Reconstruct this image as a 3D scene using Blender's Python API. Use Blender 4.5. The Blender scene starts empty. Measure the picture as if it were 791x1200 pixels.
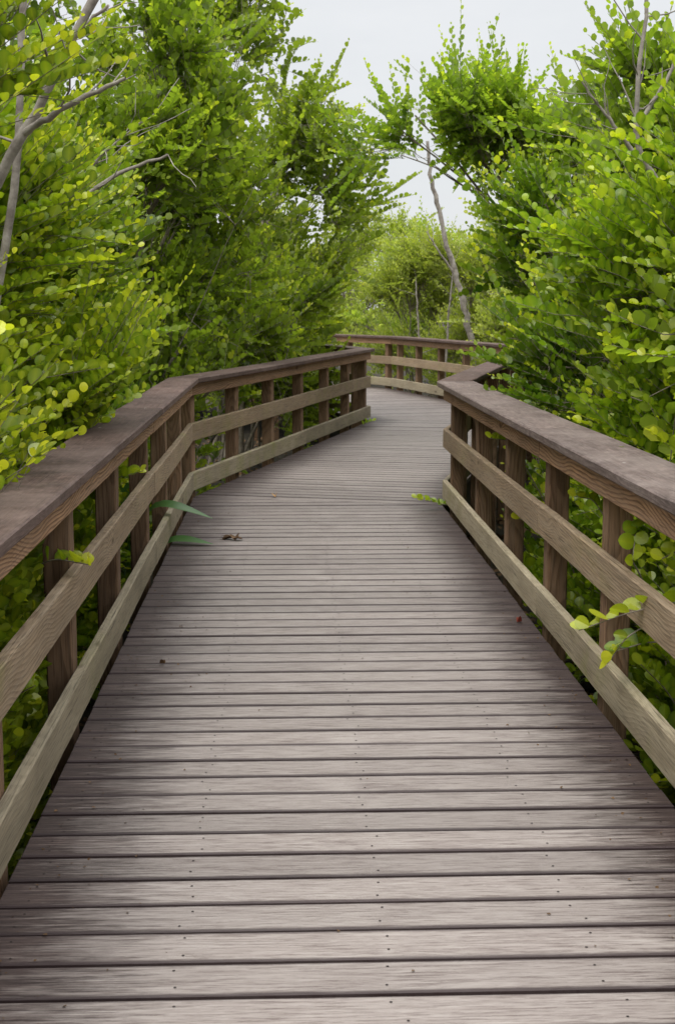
import bpy, bmesh, math, random
import numpy as np
from mathutils import Vector, Matrix
from mathutils.kdtree import KDTree

SC = bpy.context.scene
COL = SC.collection
R = math.radians
GROUND = -0.75

# ------------------------------------------------------------------ helpers
def link(name, mesh, mat=None, parent=None):
    o = bpy.data.objects.new(name, mesh)
    COL.objects.link(o)
    if mat is not None:
        for m in (mat if isinstance(mat, (list, tuple)) else [mat]):
            mesh.materials.append(m)
    if parent is not None:
        o.parent = parent
    return o

def empty(name, loc, label, cat, group=None):
    o = bpy.data.objects.new(name, None)
    COL.objects.link(o)
    o.location = loc
    o.empty_display_size = 0.2
    tag(o, label, cat, group)
    return o

def tag(o, label=None, cat=None, group=None, kind=None):
    if label: o['label'] = label
    if cat: o['category'] = cat
    if group: o['group'] = group
    if kind: o['kind'] = kind
    return o

def mesh_from_np(name, verts, loops, starts, totals, attrs=None, smooth=False, mat_idx=None):
    me = bpy.data.meshes.new(name)
    nv, nl, nf = len(verts), len(loops), len(starts)
    me.vertices.add(nv); me.vertices.foreach_set('co', np.ascontiguousarray(verts, dtype=np.float32).ravel())
    me.loops.add(nl); me.loops.foreach_set('vertex_index', np.ascontiguousarray(loops, dtype=np.int32))
    me.polygons.add(nf)
    me.polygons.foreach_set('loop_start', np.ascontiguousarray(starts, dtype=np.int32))
    me.polygons.foreach_set('loop_total', np.ascontiguousarray(totals, dtype=np.int32))
    if mat_idx is not None:
        me.polygons.foreach_set('material_index', np.ascontiguousarray(mat_idx, dtype=np.int32))
    me.update(calc_edges=True)
    if attrs:
        for k, a in attrs.items():
            at = me.attributes.new(k, 'FLOAT_COLOR', 'POINT')
            at.data.foreach_set('color', np.ascontiguousarray(a, dtype=np.float32).ravel())
    me.polygons.foreach_set('use_smooth', np.full(nf, smooth))
    return me

# ------------------------------------------------------------------ node helpers
def new_mat(name):
    m = bpy.data.materials.new(name)
    m.use_nodes = True
    nt = m.node_tree
    nt.nodes.clear()
    return m, nt

class N:
    def __init__(s, nt): s.nt = nt
    def n(s, t, **kw):
        x = s.nt.nodes.new(t)
        for k, v in kw.items(): setattr(x, k, v)
        return x
    def l(s, a, b): s.nt.links.new(a, b)
    def val(s, sock, v):
        if hasattr(v, 'is_output') or isinstance(v, bpy.types.NodeSocket): s.l(v, sock)
        else: sock.default_value = v
    def math(s, op, a, b=0.0, c=0.0, clamp=False):
        x = s.n('ShaderNodeMath', operation=op); x.use_clamp = clamp
        s.val(x.inputs[0], a); s.val(x.inputs[1], b)
        if op in ('MULTIPLY_ADD', 'SMOOTH_MIN', 'COMPARE', 'WRAP'): s.val(x.inputs[2], c)
        return x.outputs[0]
    def vmath(s, op, a, b=(0, 0, 0)):
        x = s.n('ShaderNodeVectorMath', operation=op)
        s.val(x.inputs[0], a); s.val(x.inputs[1], b)
        return x.outputs[0]
    def noise(s, vec, scale, detail=3, rough=0.55, dist=0.0):
        x = s.n('ShaderNodeTexNoise')
        if vec is not None: s.l(vec, x.inputs['Vector'])
        x.inputs['Scale'].default_value = scale; x.inputs['Detail'].default_value = detail
        x.inputs['Roughness'].default_value = rough; x.inputs['Distortion'].default_value = dist
        return x
    def mix(s, fac, a, b, blend='MIX'):
        x = s.n('ShaderNodeMix', data_type='RGBA', blend_type=blend)
        s.val(x.inputs[0], fac)
        s.val(x.inputs[6], a if not isinstance(a, tuple) or len(a) == 4 else (*a, 1))
        s.val(x.inputs[7], b if not isinstance(b, tuple) or len(b) == 4 else (*b, 1))
        return x.outputs[2]
    def ramp(s, fac, pts, interp='LINEAR'):
        x = s.n('ShaderNodeValToRGB'); x.color_ramp.interpolation = interp
        e = x.color_ramp.elements
        while len(e) < len(pts): e.new(0.5)
        for el, (p, c) in zip(e, pts):
            el.position = p
            el.color = (c, c, c, 1) if not isinstance(c, tuple) else (*c, 1)
        s.l(fac, x.inputs[0])
        return x.outputs[0]
    def mrange(s, v, a, b, c=0.0, d=1.0):
        x = s.n('ShaderNodeMapRange'); x.clamp = True
        s.l(v, x.inputs[0])
        for i, q in enumerate((a, b, c, d)): x.inputs[i + 1].default_value = q
        return x.outputs[0]
    def scale(s, vec, sc):
        x = s.n('ShaderNodeMapping'); s.l(vec, x.inputs[0]); x.inputs['Scale'].default_value = sc
        return x.outputs[0]

def wood_mat(name, light, dark, grey, algae=0.0, ring_freq=95.0, grain_amt=0.8, mottled=0.0, specks=False, rough=0.75, stain=0.4):
    """weathered softwood: solid growth rings cut along local X, silvering, streaks, optional algae and pale specks"""
    m, nt = new_mat(name); q = N(nt)
    tc = q.n('ShaderNodeTexCoord'); oi = q.n('ShaderNodeObjectInfo')
    rnd = oi.outputs['Random']
    comb = q.n('ShaderNodeCombineXYZ')
    q.l(q.math('MULTIPLY', rnd, 37.0), comb.inputs[0]); q.l(q.math('MULTIPLY', rnd, 11.0), comb.inputs[1]); q.l(q.math('MULTIPLY', rnd, 7.3), comb.inputs[2])
    P = q.vmath('ADD', tc.outputs['Object'], comb.outputs[0])
    # wandering pith
    n1 = q.noise(q.scale(P, (1.1, 1.0, 1.0)), 1.0, 1, 0.5)
    n2 = q.noise(q.scale(P, (2.6, 6.0, 6.0)), 1.0, 2, 0.5)
    off = q.vmath('SUBTRACT', n1.outputs['Color'], (0.5, 0.5, 0.5))
    off = q.vmath('MULTIPLY', off, (0, 0.30, 0.30))
    off2 = q.vmath('SUBTRACT', n2.outputs['Color'], (0.5, 0.5, 0.5))
    off2 = q.vmath('MULTIPLY', off2, (0, 0.055, 0.055))
    loc = q.vmath('MULTIPLY', tc.outputs['Object'], (0.0, 1.0, 1.0))
    v = q.vmath('ADD', q.vmath('ADD', loc, off), off2)
    v = q.vmath('ADD', v, (0, 0.02, -0.02))
    ln = q.n('ShaderNodeVectorMath', operation='LENGTH'); q.l(v, ln.inputs[0])
    ringp = q.math('MULTIPLY', ln.outputs['Value'], ring_freq)
    kv = q.n('ShaderNodeTexVoronoi'); q.l(q.scale(P, (1.7, 5.5, 5.5)), kv.inputs['Vector']); kv.inputs['Scale'].default_value = 1.0
    kd = kv.outputs['Distance']
    sw = q.mrange(kd, 0.0, 0.5, 1.0, 0.0)
    ringp = q.math('ADD', ringp, q.math('MULTIPLY', q.math('MULTIPLY', sw, sw), 4.5))
    fr = q.math('FRACT', ringp)
    ring = q.ramp(fr, [(0.0, 0.0), (0.40, 0.12), (0.74, 1.0), (0.92, 1.0), (1.0, 0.0)])
    fine = q.noise(q.scale(P, (7.0, 260.0, 260.0)), 1.0, 3, 0.6)
    streak = q.noise(q.scale(P, (2.2, 60.0, 60.0)), 1.0, 6, 0.72)
    big = q.noise(q.scale(P, (1.7, 6.0, 6.0)), 1.0, 4, 0.6)
    col = q.mix(q.math('MULTIPLY', ring, grain_amt), light, dark)
    col = q.mix(q.mrange(streak.outputs['Fac'], 0.4, 0.68, 0, 0.75), col, grey)
    col = q.mix(q.mrange(big.outputs['Fac'], 0.35, 0.7, stain, 0.0), col, tuple(c * 0.45 for c in dark))
    crack = q.noise(q.scale(P, (1.6, 95.0, 95.0)), 1.0, 4, 0.7)
    col = q.mix(q.mrange(fine.outputs['Fac'], 0.36, 0.5, 0.45, 0.0), col, tuple(c * 0.3 for c in dark))
    col = q.mix(q.mrange(crack.outputs['Fac'], 0.335, 0.36, 0.8, 0.0), col, tuple(c * 0.25 for c in dark))
    col = q.mix(q.mrange(kd, 0.07, 0.11, 0.85, 0.0), col, tuple(c * 0.55 for c in dark))
    tone = q.math('MULTIPLY_ADD', rnd, 0.45, 0.78)
    hs = q.n('ShaderNodeHueSaturation'); q.l(col, hs.inputs['Color']); q.l(tone, hs.inputs['Value'])
    col = hs.outputs['Color']
    if mottled:
        mo = q.noise(q.scale(P, (0.45, 1, 1)), 42.0, 6, 0.72)
        mo2 = q.noise(P, 3.0, 4, 0.6)
        col = q.mix(q.mrange(mo.outputs['Fac'], 0.42, 0.62, mottled, 0.0), col, tuple(c * 0.4 for c in dark))
        col = q.mix(q.mrange(mo2.outputs['Fac'], 0.45, 0.65, 0.0, mottled * 0.8), col, grey)
    if algae:
        al = q.noise(P, 5.0, 5, 0.65)
        al2 = q.noise(q.scale(P, (0.5, 1, 1)), 1.3, 2, 0.5)
        f = q.math('MULTIPLY', q.mrange(al.outputs['Fac'], 0.45, 0.68, 0, 1), q.mrange(al2.outputs['Fac'], 0.47, 0.62, 0, algae))
        col = q.mix(f, col, (0.19, 0.20, 0.035))
        col = q.mix(algae * 0.06, col, (0.12, 0.13, 0.06))
    if specks:
        vo = q.n('ShaderNodeTexVoronoi'); q.l(q.scale(P, (7.0, 7.0, 7.0)), vo.inputs['Vector']); vo.inputs['Scale'].default_value = 1.0
        sn = q.noise(P, 60.0, 2, 0.5)
        d = q.math('ADD', vo.outputs['Distance'], q.math('MULTIPLY', sn.outputs['Fac'], 0.08))
        sep = q.n('ShaderNodeSeparateColor'); q.l(vo.outputs['Color'], sep.inputs[0])
        on = q.math('GREATER_THAN', sep.outputs[0], 0.62)
        f = q.math('MULTIPLY', q.mrange(d, 0.085, 0.105, 0.85, 0.0), on)
        col = q.mix(f, col, (0.55, 0.52, 0.48))
    b = q.n('ShaderNodeBsdfPrincipled'); q.l(col, b.inputs['Base Color'])
    b.inputs['Roughness'].default_value = rough; b.inputs['Specular IOR Level'].default_value = 0.22
    h = q.math('ADD', q.math('MULTIPLY', ring, 0.5 * grain_amt), q.math('ADD', q.math('MULTIPLY', fine.outputs['Fac'], 0.5), q.math('MULTIPLY', streak.outputs['Fac'], 0.6)))
    bp = q.n('ShaderNodeBump'); bp.inputs['Strength'].default_value = 0.55; bp.inputs['Distance'].default_value = 0.003
    q.l(h, bp.inputs['Height']); q.l(bp.outputs[0], b.inputs['Normal'])
    out = q.n('ShaderNodeOutputMaterial'); q.l(b.outputs[0], out.inputs[0])
    return m

def deck_mat():
    m, nt = new_mat('weathered_decking'); q = N(nt)
    a = q.n('ShaderNodeAttribute', attribute_name='bd')      # along, across, board id, unused
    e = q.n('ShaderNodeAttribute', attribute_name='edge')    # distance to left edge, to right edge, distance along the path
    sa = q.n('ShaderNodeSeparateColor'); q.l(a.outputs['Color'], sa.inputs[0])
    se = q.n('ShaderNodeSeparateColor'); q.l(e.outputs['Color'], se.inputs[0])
    along, across, bid = sa.outputs[0], sa.outputs[1], sa.outputs[2]
    wn = q.n('ShaderNodeTexWhiteNoise', noise_dimensions='1D'); q.l(bid, wn.inputs['W'])
    cb = q.n('ShaderNodeCombineXYZ'); q.l(along, cb.inputs[0]); q.l(across, cb.inputs[1]); q.l(q.math('MULTIPLY', bid, 3.7), cb.inputs[2])
    V = cb.outputs[0]
    fine = q.noise(q.scale(V, (9.0, 170.0, 1.0)), 1.0, 4, 0.75)
    mid = q.noise(q.scale(V, (7.0, 75.0, 1.0)), 1.0, 5, 0.75)
    brd = q.noise(q.scale(V, (2.6, 16.0, 1.0)), 1.0, 4, 0.65)
    tc = q.n('ShaderNodeTexCoord')
    wob = q.noise(tc.outputs['Object'], 1.1, 4, 0.6)
    wear = q.noise(tc.outputs['Object'], 0.55, 3, 0.55)
    # pale worn face
    col = q.mix(q.mrange(mid.outputs['Fac'], 0.3, 0.7), (0.235, 0.194, 0.174), (0.365, 0.322, 0.294))
    col = q.mix(q.mrange(fine.outputs['Fac'], 0.34, 0.50, 0.75, 0.0), col, (0.105, 0.074, 0.066))
    crisp = q.noise(q.scale(V, (5.5, 125.0, 1.0)), 1.0, 6, 0.8)
    col = q.mix(q.mrange(crisp.outputs['Fac'], 0.405, 0.44, 0.7, 0.0), col, (0.088, 0.058, 0.050))
    pale = q.noise(q.scale(V, (4.0, 95.0, 2.0)), 1.0, 6, 0.8)
    col = q.mix(q.mrange(pale.outputs['Fac'], 0.57, 0.64, 0.0, 0.22), col, (0.46, 0.42, 0.39))
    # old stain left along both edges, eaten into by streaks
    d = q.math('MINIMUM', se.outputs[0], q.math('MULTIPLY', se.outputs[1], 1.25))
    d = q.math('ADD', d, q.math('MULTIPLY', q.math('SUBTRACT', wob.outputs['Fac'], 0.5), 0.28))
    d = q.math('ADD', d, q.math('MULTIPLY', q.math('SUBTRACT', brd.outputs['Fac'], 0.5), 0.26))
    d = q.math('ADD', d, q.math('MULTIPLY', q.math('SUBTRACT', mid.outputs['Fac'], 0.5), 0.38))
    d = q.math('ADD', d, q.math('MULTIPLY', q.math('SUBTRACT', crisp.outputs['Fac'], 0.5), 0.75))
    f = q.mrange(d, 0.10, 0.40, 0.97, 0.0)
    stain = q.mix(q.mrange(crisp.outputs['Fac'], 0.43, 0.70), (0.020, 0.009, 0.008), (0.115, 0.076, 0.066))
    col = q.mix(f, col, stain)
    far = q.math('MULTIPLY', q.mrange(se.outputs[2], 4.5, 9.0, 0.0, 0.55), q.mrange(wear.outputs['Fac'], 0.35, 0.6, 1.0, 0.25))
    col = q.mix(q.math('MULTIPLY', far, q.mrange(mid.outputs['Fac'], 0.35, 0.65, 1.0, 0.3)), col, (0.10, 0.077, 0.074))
    # grime worked into the long edges of each board
    ea = q.math('MINIMUM', across, q.math('SUBTRACT', 0.139, across))
    ea = q.math('ADD', ea, q.math('MULTIPLY', q.math('SUBTRACT', mid.outputs['Fac'], 0.5), 0.012))
    col = q.mix(q.mrange(ea, 0.002, 0.013, 0.92, 0.0), col, (0.04, 0.024, 0.024))
    hs = q.n('ShaderNodeHueSaturation'); q.l(col, hs.inputs['Color'])
    q.l(q.math('MULTIPLY_ADD', wn.outputs['Value'], 0.26, 0.82), hs.inputs['Value'])
    b = q.n('ShaderNodeBsdfPrincipled'); q.l(hs.outputs['Color'], b.inputs['Base Color'])
    q.l(q.mrange(mid.outputs['Fac'], 0.3, 0.7, 0.5, 0.66), b.inputs['Roughness'])
    b.inputs['Specular IOR Level'].default_value = 0.38
    bp = q.n('ShaderNodeBump'); bp.inputs['Strength'].default_value = 0.5; bp.inputs['Distance'].default_value = 0.0025
    q.l(q.math('ADD', fine.outputs['Fac'], mid.outputs['Fac']), bp.inputs['Height']); q.l(bp.outputs[0], b.inputs['Normal'])
    out = q.n('ShaderNodeOutputMaterial'); q.l(b.outputs[0], out.inputs[0])
    return m

def plain_mat(name, c1, c2, scale=8.0, rough=0.9, spec=0.2, bump=0.0):
    m, nt = new_mat(name); q = N(nt)
    tc = q.n('ShaderNodeTexCoord')
    n = q.noise(tc.outputs['Object'], scale, 5, 0.65)
    col = q.mix(q.mrange(n.outputs['Fac'], 0.32, 0.68), c1, c2)
    b = q.n('ShaderNodeBsdfPrincipled'); q.l(col, b.inputs['Base Color'])
    b.inputs['Roughness'].default_value = rough; b.inputs['Specular IOR Level'].default_value = spec
    if bump:
        bp = q.n('ShaderNodeBump'); bp.inputs['Strength'].default_value = 0.7; bp.inputs['Distance'].default_value = bump
        q.l(n.outputs['Fac'], bp.inputs['Height']); q.l(bp.outputs[0], b.inputs['Normal'])
    out = q.n('ShaderNodeOutputMaterial'); q.l(b.outputs[0], out.inputs[0])
    return m

def leaf_mat(name, dark, mid, young, trans=0.35, spec=0.45, rough=0.38):
    m, nt = new_mat(name); q = N(nt)
    a = q.n('ShaderNodeAttribute', attribute_name='lc')
    s = q.n('ShaderNodeSeparateColor'); q.l(a.outputs['Color'], s.inputs[0])
    oi = q.n('ShaderNodeObjectInfo')
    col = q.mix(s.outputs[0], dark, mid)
    col = q.mix(s.outputs[1], col, young)
    rib = q.math('MULTIPLY', s.outputs[2], 0.25)
    col = q.mix(rib, col, young)
    hs = q.n('ShaderNodeHueSaturation'); q.l(col, hs.inputs['Color'])
    q.l(q.math('MULTIPLY_ADD', oi.outputs['Random'], 0.22, 0.9), hs.inputs['Value'])
    q.l(q.math('MULTIPLY_ADD', oi.outputs['Random'], 0.014, 0.489), hs.inputs['Hue'])
    col = hs.outputs['Color']
    b = q.n('ShaderNodeBsdfPrincipled'); q.l(col, b.inputs['Base Color'])
    b.inputs['Roughness'].default_value = rough; b.inputs['Specular IOR Level'].default_value = spec
    tr = q.n('ShaderNodeBsdfTranslucent')
    tcol = q.mix(1.0, col, (1.35, 1.5, 0.6, 1), 'MULTIPLY')
    q.l(tcol, tr.inputs['Color'])
    mx = q.n('ShaderNodeMixShader'); mx.inputs[0].default_value = trans
    q.l(b.outputs[0], mx.inputs[1]); q.l(tr.outputs[0], mx.inputs[2])
    out = q.n('ShaderNodeOutputMaterial'); q.l(mx.outputs[0], out.inputs[0])
    return m

M = {}
M['deck'] = deck_mat()
M['screw'] = plain_mat('rusty_screw', (0.02, 0.015, 0.014), (0.04, 0.03, 0.028), 300, 0.7)
M['cap'] = wood_mat('worn_cap_wood', (0.172, 0.108, 0.090), (0.080, 0.045, 0.038), (0.215, 0.155, 0.133), mottled=0.45, specks=True, grain_amt=0.45, ring_freq=60, rough=0.7)
M['cap_pale'] = wood_mat('paler_cap_wood', (0.245, 0.180, 0.158), (0.12, 0.080, 0.070), (0.29, 0.235, 0.21), mottled=0.45, specks=True, grain_amt=0.45, ring_freq=60, rough=0.7)
M['fascia'] = wood_mat('brown_rail_wood', (0.504, 0.300, 0.171), (0.130, 0.059, 0.029), (0.357, 0.244, 0.171), grain_amt=0.80, stain=0.3, ring_freq=66)
M['rail'] = wood_mat('silvered_rail_wood', (0.438, 0.316, 0.203), (0.161, 0.099, 0.056), (0.406, 0.324, 0.235), algae=0.3, grain_amt=0.50, stain=0.35, ring_freq=70)
M['lowrail'] = wood_mat('green_tinged_rail_wood', (0.398, 0.328, 0.227), (0.167, 0.123, 0.077), (0.406, 0.352, 0.258), algae=0.6, grain_amt=0.30, stain=0.4, ring_freq=78)
M['post'] = wood_mat('brown_post_wood', (0.315, 0.189, 0.110), (0.103, 0.054, 0.029), (0.244, 0.171, 0.116), grain_amt=0.65, ring_freq=70, stain=0.5)
M['stringer'] = plain_mat('damp_timber', (0.03, 0.022, 0.017), (0.07, 0.05, 0.038), 12)
M['bark'] = plain_mat('grey_bark', (0.15, 0.122, 0.095), (0.33, 0.285, 0.235), 16, 0.9, 0.15, 0.006)
M['deadbark'] = plain_mat('pale_dead_bark', (0.16, 0.135, 0.115), (0.40, 0.36, 0.32), 14, 0.9, 0.15, 0.006)
M['soil'] = plain_mat('swamp_soil', (0.012, 0.010, 0.007), (0.05, 0.04, 0.025), 2.5, 0.95, 0.2, 0.03)
M['litter'] = plain_mat('dead_leaf', (0.05, 0.028, 0.014), (0.17, 0.10, 0.05), 6, 0.8)
M['redleaf'] = plain_mat('red_dead_leaf', (0.14, 0.022, 0.014), (0.2, 0.05, 0.03), 30, 0.7)
M['yellowleaf'] = plain_mat('yellow_dead_leaf', (0.42, 0.22, 0.06), (0.5, 0.3, 0.1), 30, 0.7)
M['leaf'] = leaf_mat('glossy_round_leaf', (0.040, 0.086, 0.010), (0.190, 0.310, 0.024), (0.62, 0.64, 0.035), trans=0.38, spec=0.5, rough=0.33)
M['leaf_far'] = leaf_mat('hazed_distant_leaf', (0.20, 0.26, 0.05), (0.42, 0.49, 0.10), (0.60, 0.64, 0.11), trans=0.4, spec=0.35, rough=0.45)  # aerial haze painted into the leaf colours: lighter greens for far foliage
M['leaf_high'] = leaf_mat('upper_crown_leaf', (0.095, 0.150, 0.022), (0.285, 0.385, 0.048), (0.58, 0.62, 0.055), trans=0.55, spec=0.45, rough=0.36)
M['fern'] = leaf_mat('fern_green', (0.02, 0.07, 0.012), (0.05, 0.14, 0.022), (0.12, 0.24, 0.04), trans=0.3, spec=0.3)
M['strap'] = leaf_mat('strap_leaf_green', (0.028, 0.085, 0.018), (0.055, 0.145, 0.028), (0.11, 0.21, 0.05), trans=0.25, spec=0.5)

# ------------------------------------------------------------------ plan of the boardwalk (metres, deck top at z = 0)
AZ1 = R(-2.07)
D1 = np.array([math.sin(AZ1), math.cos(AZ1)]); N1 = np.array([D1[1], -D1[0]])
def s1(s, lat): return D1 * s + N1 * lat
LEFT = [s1(-3.0, -0.715), s1(10.38, -0.722), np.array([0.42, 17.25]), np.array([-1.75, 23.9]), np.array([-5.6, 29.6])]
RIGHT = [s1(-3.0, 1.125), s1(9.88, 1.125), np.array([2.50, 17.95]), np.array([0.92, 23.75]), np.array([-3.2, 30.6])]
LA, RA = np.array(LEFT), np.array(RIGHT)
def xl(y): return np.interp(y, LA[:, 1], LA[:, 0])
def xr(y): return np.interp(y, RA[:, 1], RA[:, 0])

def in_path(p, margin=0.16, over=0.42):
    """True where a point would stand in or over the walkway lower than the shoots may arch"""
    x, y, z = p[:, 0], p[:, 1], p[:, 2]
    depth = np.minimum(x - xl(y), xr(y) - x)          # > 0 inside the deck outline
    lim = np.where(z < 0.98, -margin - 0.04, np.clip((z - 0.98) * over, 0, 0.9) - 0.02)
    return depth > lim

# ------------------------------------------------------------------ deck
def clip_poly(poly, n, d):
    out = []
    for i in range(len(poly)):
        a, b = poly[i], poly[(i + 1) % len(poly)]
        da, db = a @ n - d, b @ n - d
        if da <= 0: out.append(a)
        if (da < 0 < db) or (db < 0 < da): out.append(a + (b - a) * (da / (da - db)))
    return out

def inset(poly, w):
    """shrink a convex counter-clockwise polygon by w"""
    out = poly
    for i in range(len(poly)):
        a, b = poly[i], poly[(i + 1) % len(poly)]
        e = b - a; L = np.linalg.norm(e)
        if L < 1e-6: continue
        n = np.array([e[1], -e[0]]) / L
        out = clip_poly(out, n, a @ n - w)
        if len(out) < 3: return None
    return out

def build_deck():
    rng = random.Random(4)
    V, F, MI, BD, ED = [], [], [], [], []
    PITCH, TH = 0.1526, 0.036
    bid = 0
    def poly_prism(poly, z0, z1, ctx, mi):
        """chamfered slab"""
        nonlocal V, F
        e, u, o, k, A, B, sbase = ctx
        ins = inset(poly, 0.0035)
        if ins is None: return
        def add(pts, z):
            i0 = len(V)
            for p in pts:
                V.append((p[0], p[1], z))
                BD.append(((p - o) @ e, (p - o) @ u, k, 1))
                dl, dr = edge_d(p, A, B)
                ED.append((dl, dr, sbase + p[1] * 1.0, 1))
            return i0
        if len(ins) != len(poly):
            ins = poly
        n = len(poly)
        a = add(ins, z1); b = add(poly, z1 - 0.0035); c = add(poly, z0)
        F.append([a + i for i in range(n)]); MI.append(mi)
        for i in range(n):
            j = (i + 1) % n
            F.append([b + i, b + j, a + j, a + i]); MI.append(mi)
            F.append([c + i, c + j, b + j, b + i]); MI.append(mi)
    def edge_d(p, A, B):
        (a0, a1), (b0, b1) = A, B
        da = (a1 - a0) / np.linalg.norm(a1 - a0); db = (b1 - b0) / np.linalg.norm(b1 - b0)
        dl = (p - a0) @ np.array([da[1], -da[0]]); dr = (p - b0) @ np.array([-db[1], db[0]])
        return dl, dr
    for sec in range(4):
        l0, l1, r0, r1 = LEFT[sec], LEFT[sec + 1], RIGHT[sec], RIGHT[sec + 1]
        dv = D1 if sec == 0 else ((l1 - l0) / np.linalg.norm(l1 - l0) + (r1 - r0) / np.linalg.norm(r1 - r0))
        dv = dv / np.linalg.norm(dv); nv = np.array([dv[1], -dv[0]])
        quad = [l0, r0, r1, l1]                               # counter-clockwise seen from above
        smin = min(p @ dv for p in quad); smax = max(p @ dv for p in quad)
        if sec == 0: smin = 0.6
        s = smin + (0.02 if sec else 0.0)
        while s < smax:
            ang = rng.gauss(0, 0.0018); g = 0.0120 + rng.random() * 0.005
            dd = np.array([dv[0] * math.cos(ang) - dv[1] * math.sin(ang), dv[0] * math.sin(ang) + dv[1] * math.cos(ang)])
            nn = np.array([dd[1], -dd[0]])
            mid = dv * s + nv * ((l0 + r0) / 2 @ nv)
            w = PITCH - g
            board = [mid - nn * 6, mid + nn * 6, mid + nn * 6 + dd * w, mid - nn * 6 + dd * w]
            poly = board
            for i in range(4):
                a, b = quad[i], quad[(i + 1) % 4]
                e = b - a; n = np.array([e[1], -e[0]]) / np.linalg.norm(e)
                m = 0.0025 if i in (0, 2) else -rng.random() * 0.005
                poly = clip_poly(poly, n, a @ n - m)
                if len(poly) < 3: break
            if len(poly) >= 3:
                # weld duplicates
                q = []
                for p in poly:
                    if not q or np.linalg.norm(p - q[-1]) > 1e-3: q.append(p)
                if len(q) > 2 and np.linalg.norm(q[0] - q[-1]) < 1e-3: q.pop()
                if len(q) >= 3:
                    z = rng.gauss(0, 0.0009)
                    ctx = (nn, dd, mid, bid, (l0, l1), (r0, r1), 0.0)
                    poly_prism(q, z - TH, z, ctx, 0)
                    # screws, two per joist
                    if s < 14:
                        for lat in (-0.64, -0.25, 0.22, 0.69, 1.06) if sec == 0 else (0.1, 0.6, 1.1, 1.6):
                            for fa in (0.22, 0.76):
                                base = (dv * s + nv * lat) if sec == 0 else (l0 + dv * (s - l0 @ dv) + nv * lat)
                                c = base + dd * (w * fa + rng.gauss(0, 0.004)) + nn * rng.gauss(0, 0.009)
                                inside = True
                                for i in range(len(q)):
                                    a, b = q[i], q[(i + 1) % len(q)]; e = b - a
                                    if (c - a) @ np.array([e[1], -e[0]]) > -0.008 * np.linalg.norm(e): inside = False
                                if not inside: continue
                                i0 = len(V); rr = 0.0036
                                for k in range(6):
                                    V.append((c[0] + rr * math.cos(k * 1.047), c[1] + rr * math.sin(k * 1.047), z + 0.0012))
                                    BD.append((0, 0, 0, 1)); ED.append((0.5, 0.5, 0, 1))
                                F.append([i0 + k for k in range(6)]); MI.append(1)
            bid += 1
            s += PITCH
    loops = np.concatenate([np.array(f) for f in F]); tot = np.array([len(f) for f in F]); st = np.concatenate([[0], np.cumsum(tot)[:-1]])
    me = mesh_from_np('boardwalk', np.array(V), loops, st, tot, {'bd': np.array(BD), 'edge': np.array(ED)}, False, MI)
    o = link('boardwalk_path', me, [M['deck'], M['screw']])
    tag(o, 'weathered grey brown plank boardwalk winding between the leafy bushes', None, None, 'structure')
    # stringers below the boards
    for side, pts in (('l', LEFT), ('r', RIGHT)):
        for i in range(4):
            a, b = pts[i], pts[i + 1]
            d = (b - a) / np.linalg.norm(b - a); n = np.array([d[1], -d[0]]) * (1 if side == 'l' else -1)
            L = np.linalg.norm(b - a)
            bm = bmesh.new()
            bmesh.ops.create_cube(bm, size=1)
            bmesh.ops.scale(bm, vec=(L - 0.06, 0.045, 0.22), verts=bm.verts)
            me = bpy.data.meshes.new('stringer'); bm.to_mesh(me); bm.free()
            s = link('stringer', me, M['stringer'], o)
            c = (a + b) / 2 + n * 0.05
            s.location = (c[0], c[1], -0.155); s.rotation_euler = (0, 0, math.atan2(d[1], d[0]))
    return o
build_deck()

# ------------------------------------------------------------------ railings
def member_mesh(name, x0, x1, t0, t1, y0, y1, z0, z1, ch, seed, worn=0.0005, step=0.14):
    """timber along X, chamfered section, ends cut at slope t (dx per dy), edges slightly worn"""
    rng = random.Random(seed)
    sec = [(y0 + ch, z0), (y1 - ch, z0), (y1, z0 + ch), (y1, z1 - ch), (y1 - ch, z1), (y0 + ch, z1), (y0, z1 - ch), (y0, z0 + ch)]
    n = max(2, int(abs(x1 - x0) / step))
    bm = bmesh.new(); rows = []
    bow = rng.uniform(-0.004, 0.004); bow2 = rng.uniform(-0.003, 0.003)
    for i in range(n + 1):
        u = i / n; row = []
        for (y, z) in sec:
            xa, xb = x0 + t0 * y, x1 + t1 * y
            x = xa + (xb - xa) * u
            k = math.sin(math.pi * u)
            row.append(bm.verts.new((x, y + bow * k + rng.gauss(0, worn), z + bow2 * k + rng.gauss(0, worn))))
        rows.append(row)
    for i in range(n):
        for j in range(8):
            k = (j + 1) % 8
            bm.faces.new((rows[i][j], rows[i][k], rows[i + 1][k], rows[i + 1][j]))
    bm.faces.new(rows[0]); bm.faces.new(list(reversed(rows[-1])))
    bmesh.ops.recalc_face_normals(bm, faces=bm.faces)
    me = bpy.data.meshes.new(name); bm.to_mesh(me); bm.free()
    return me

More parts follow.
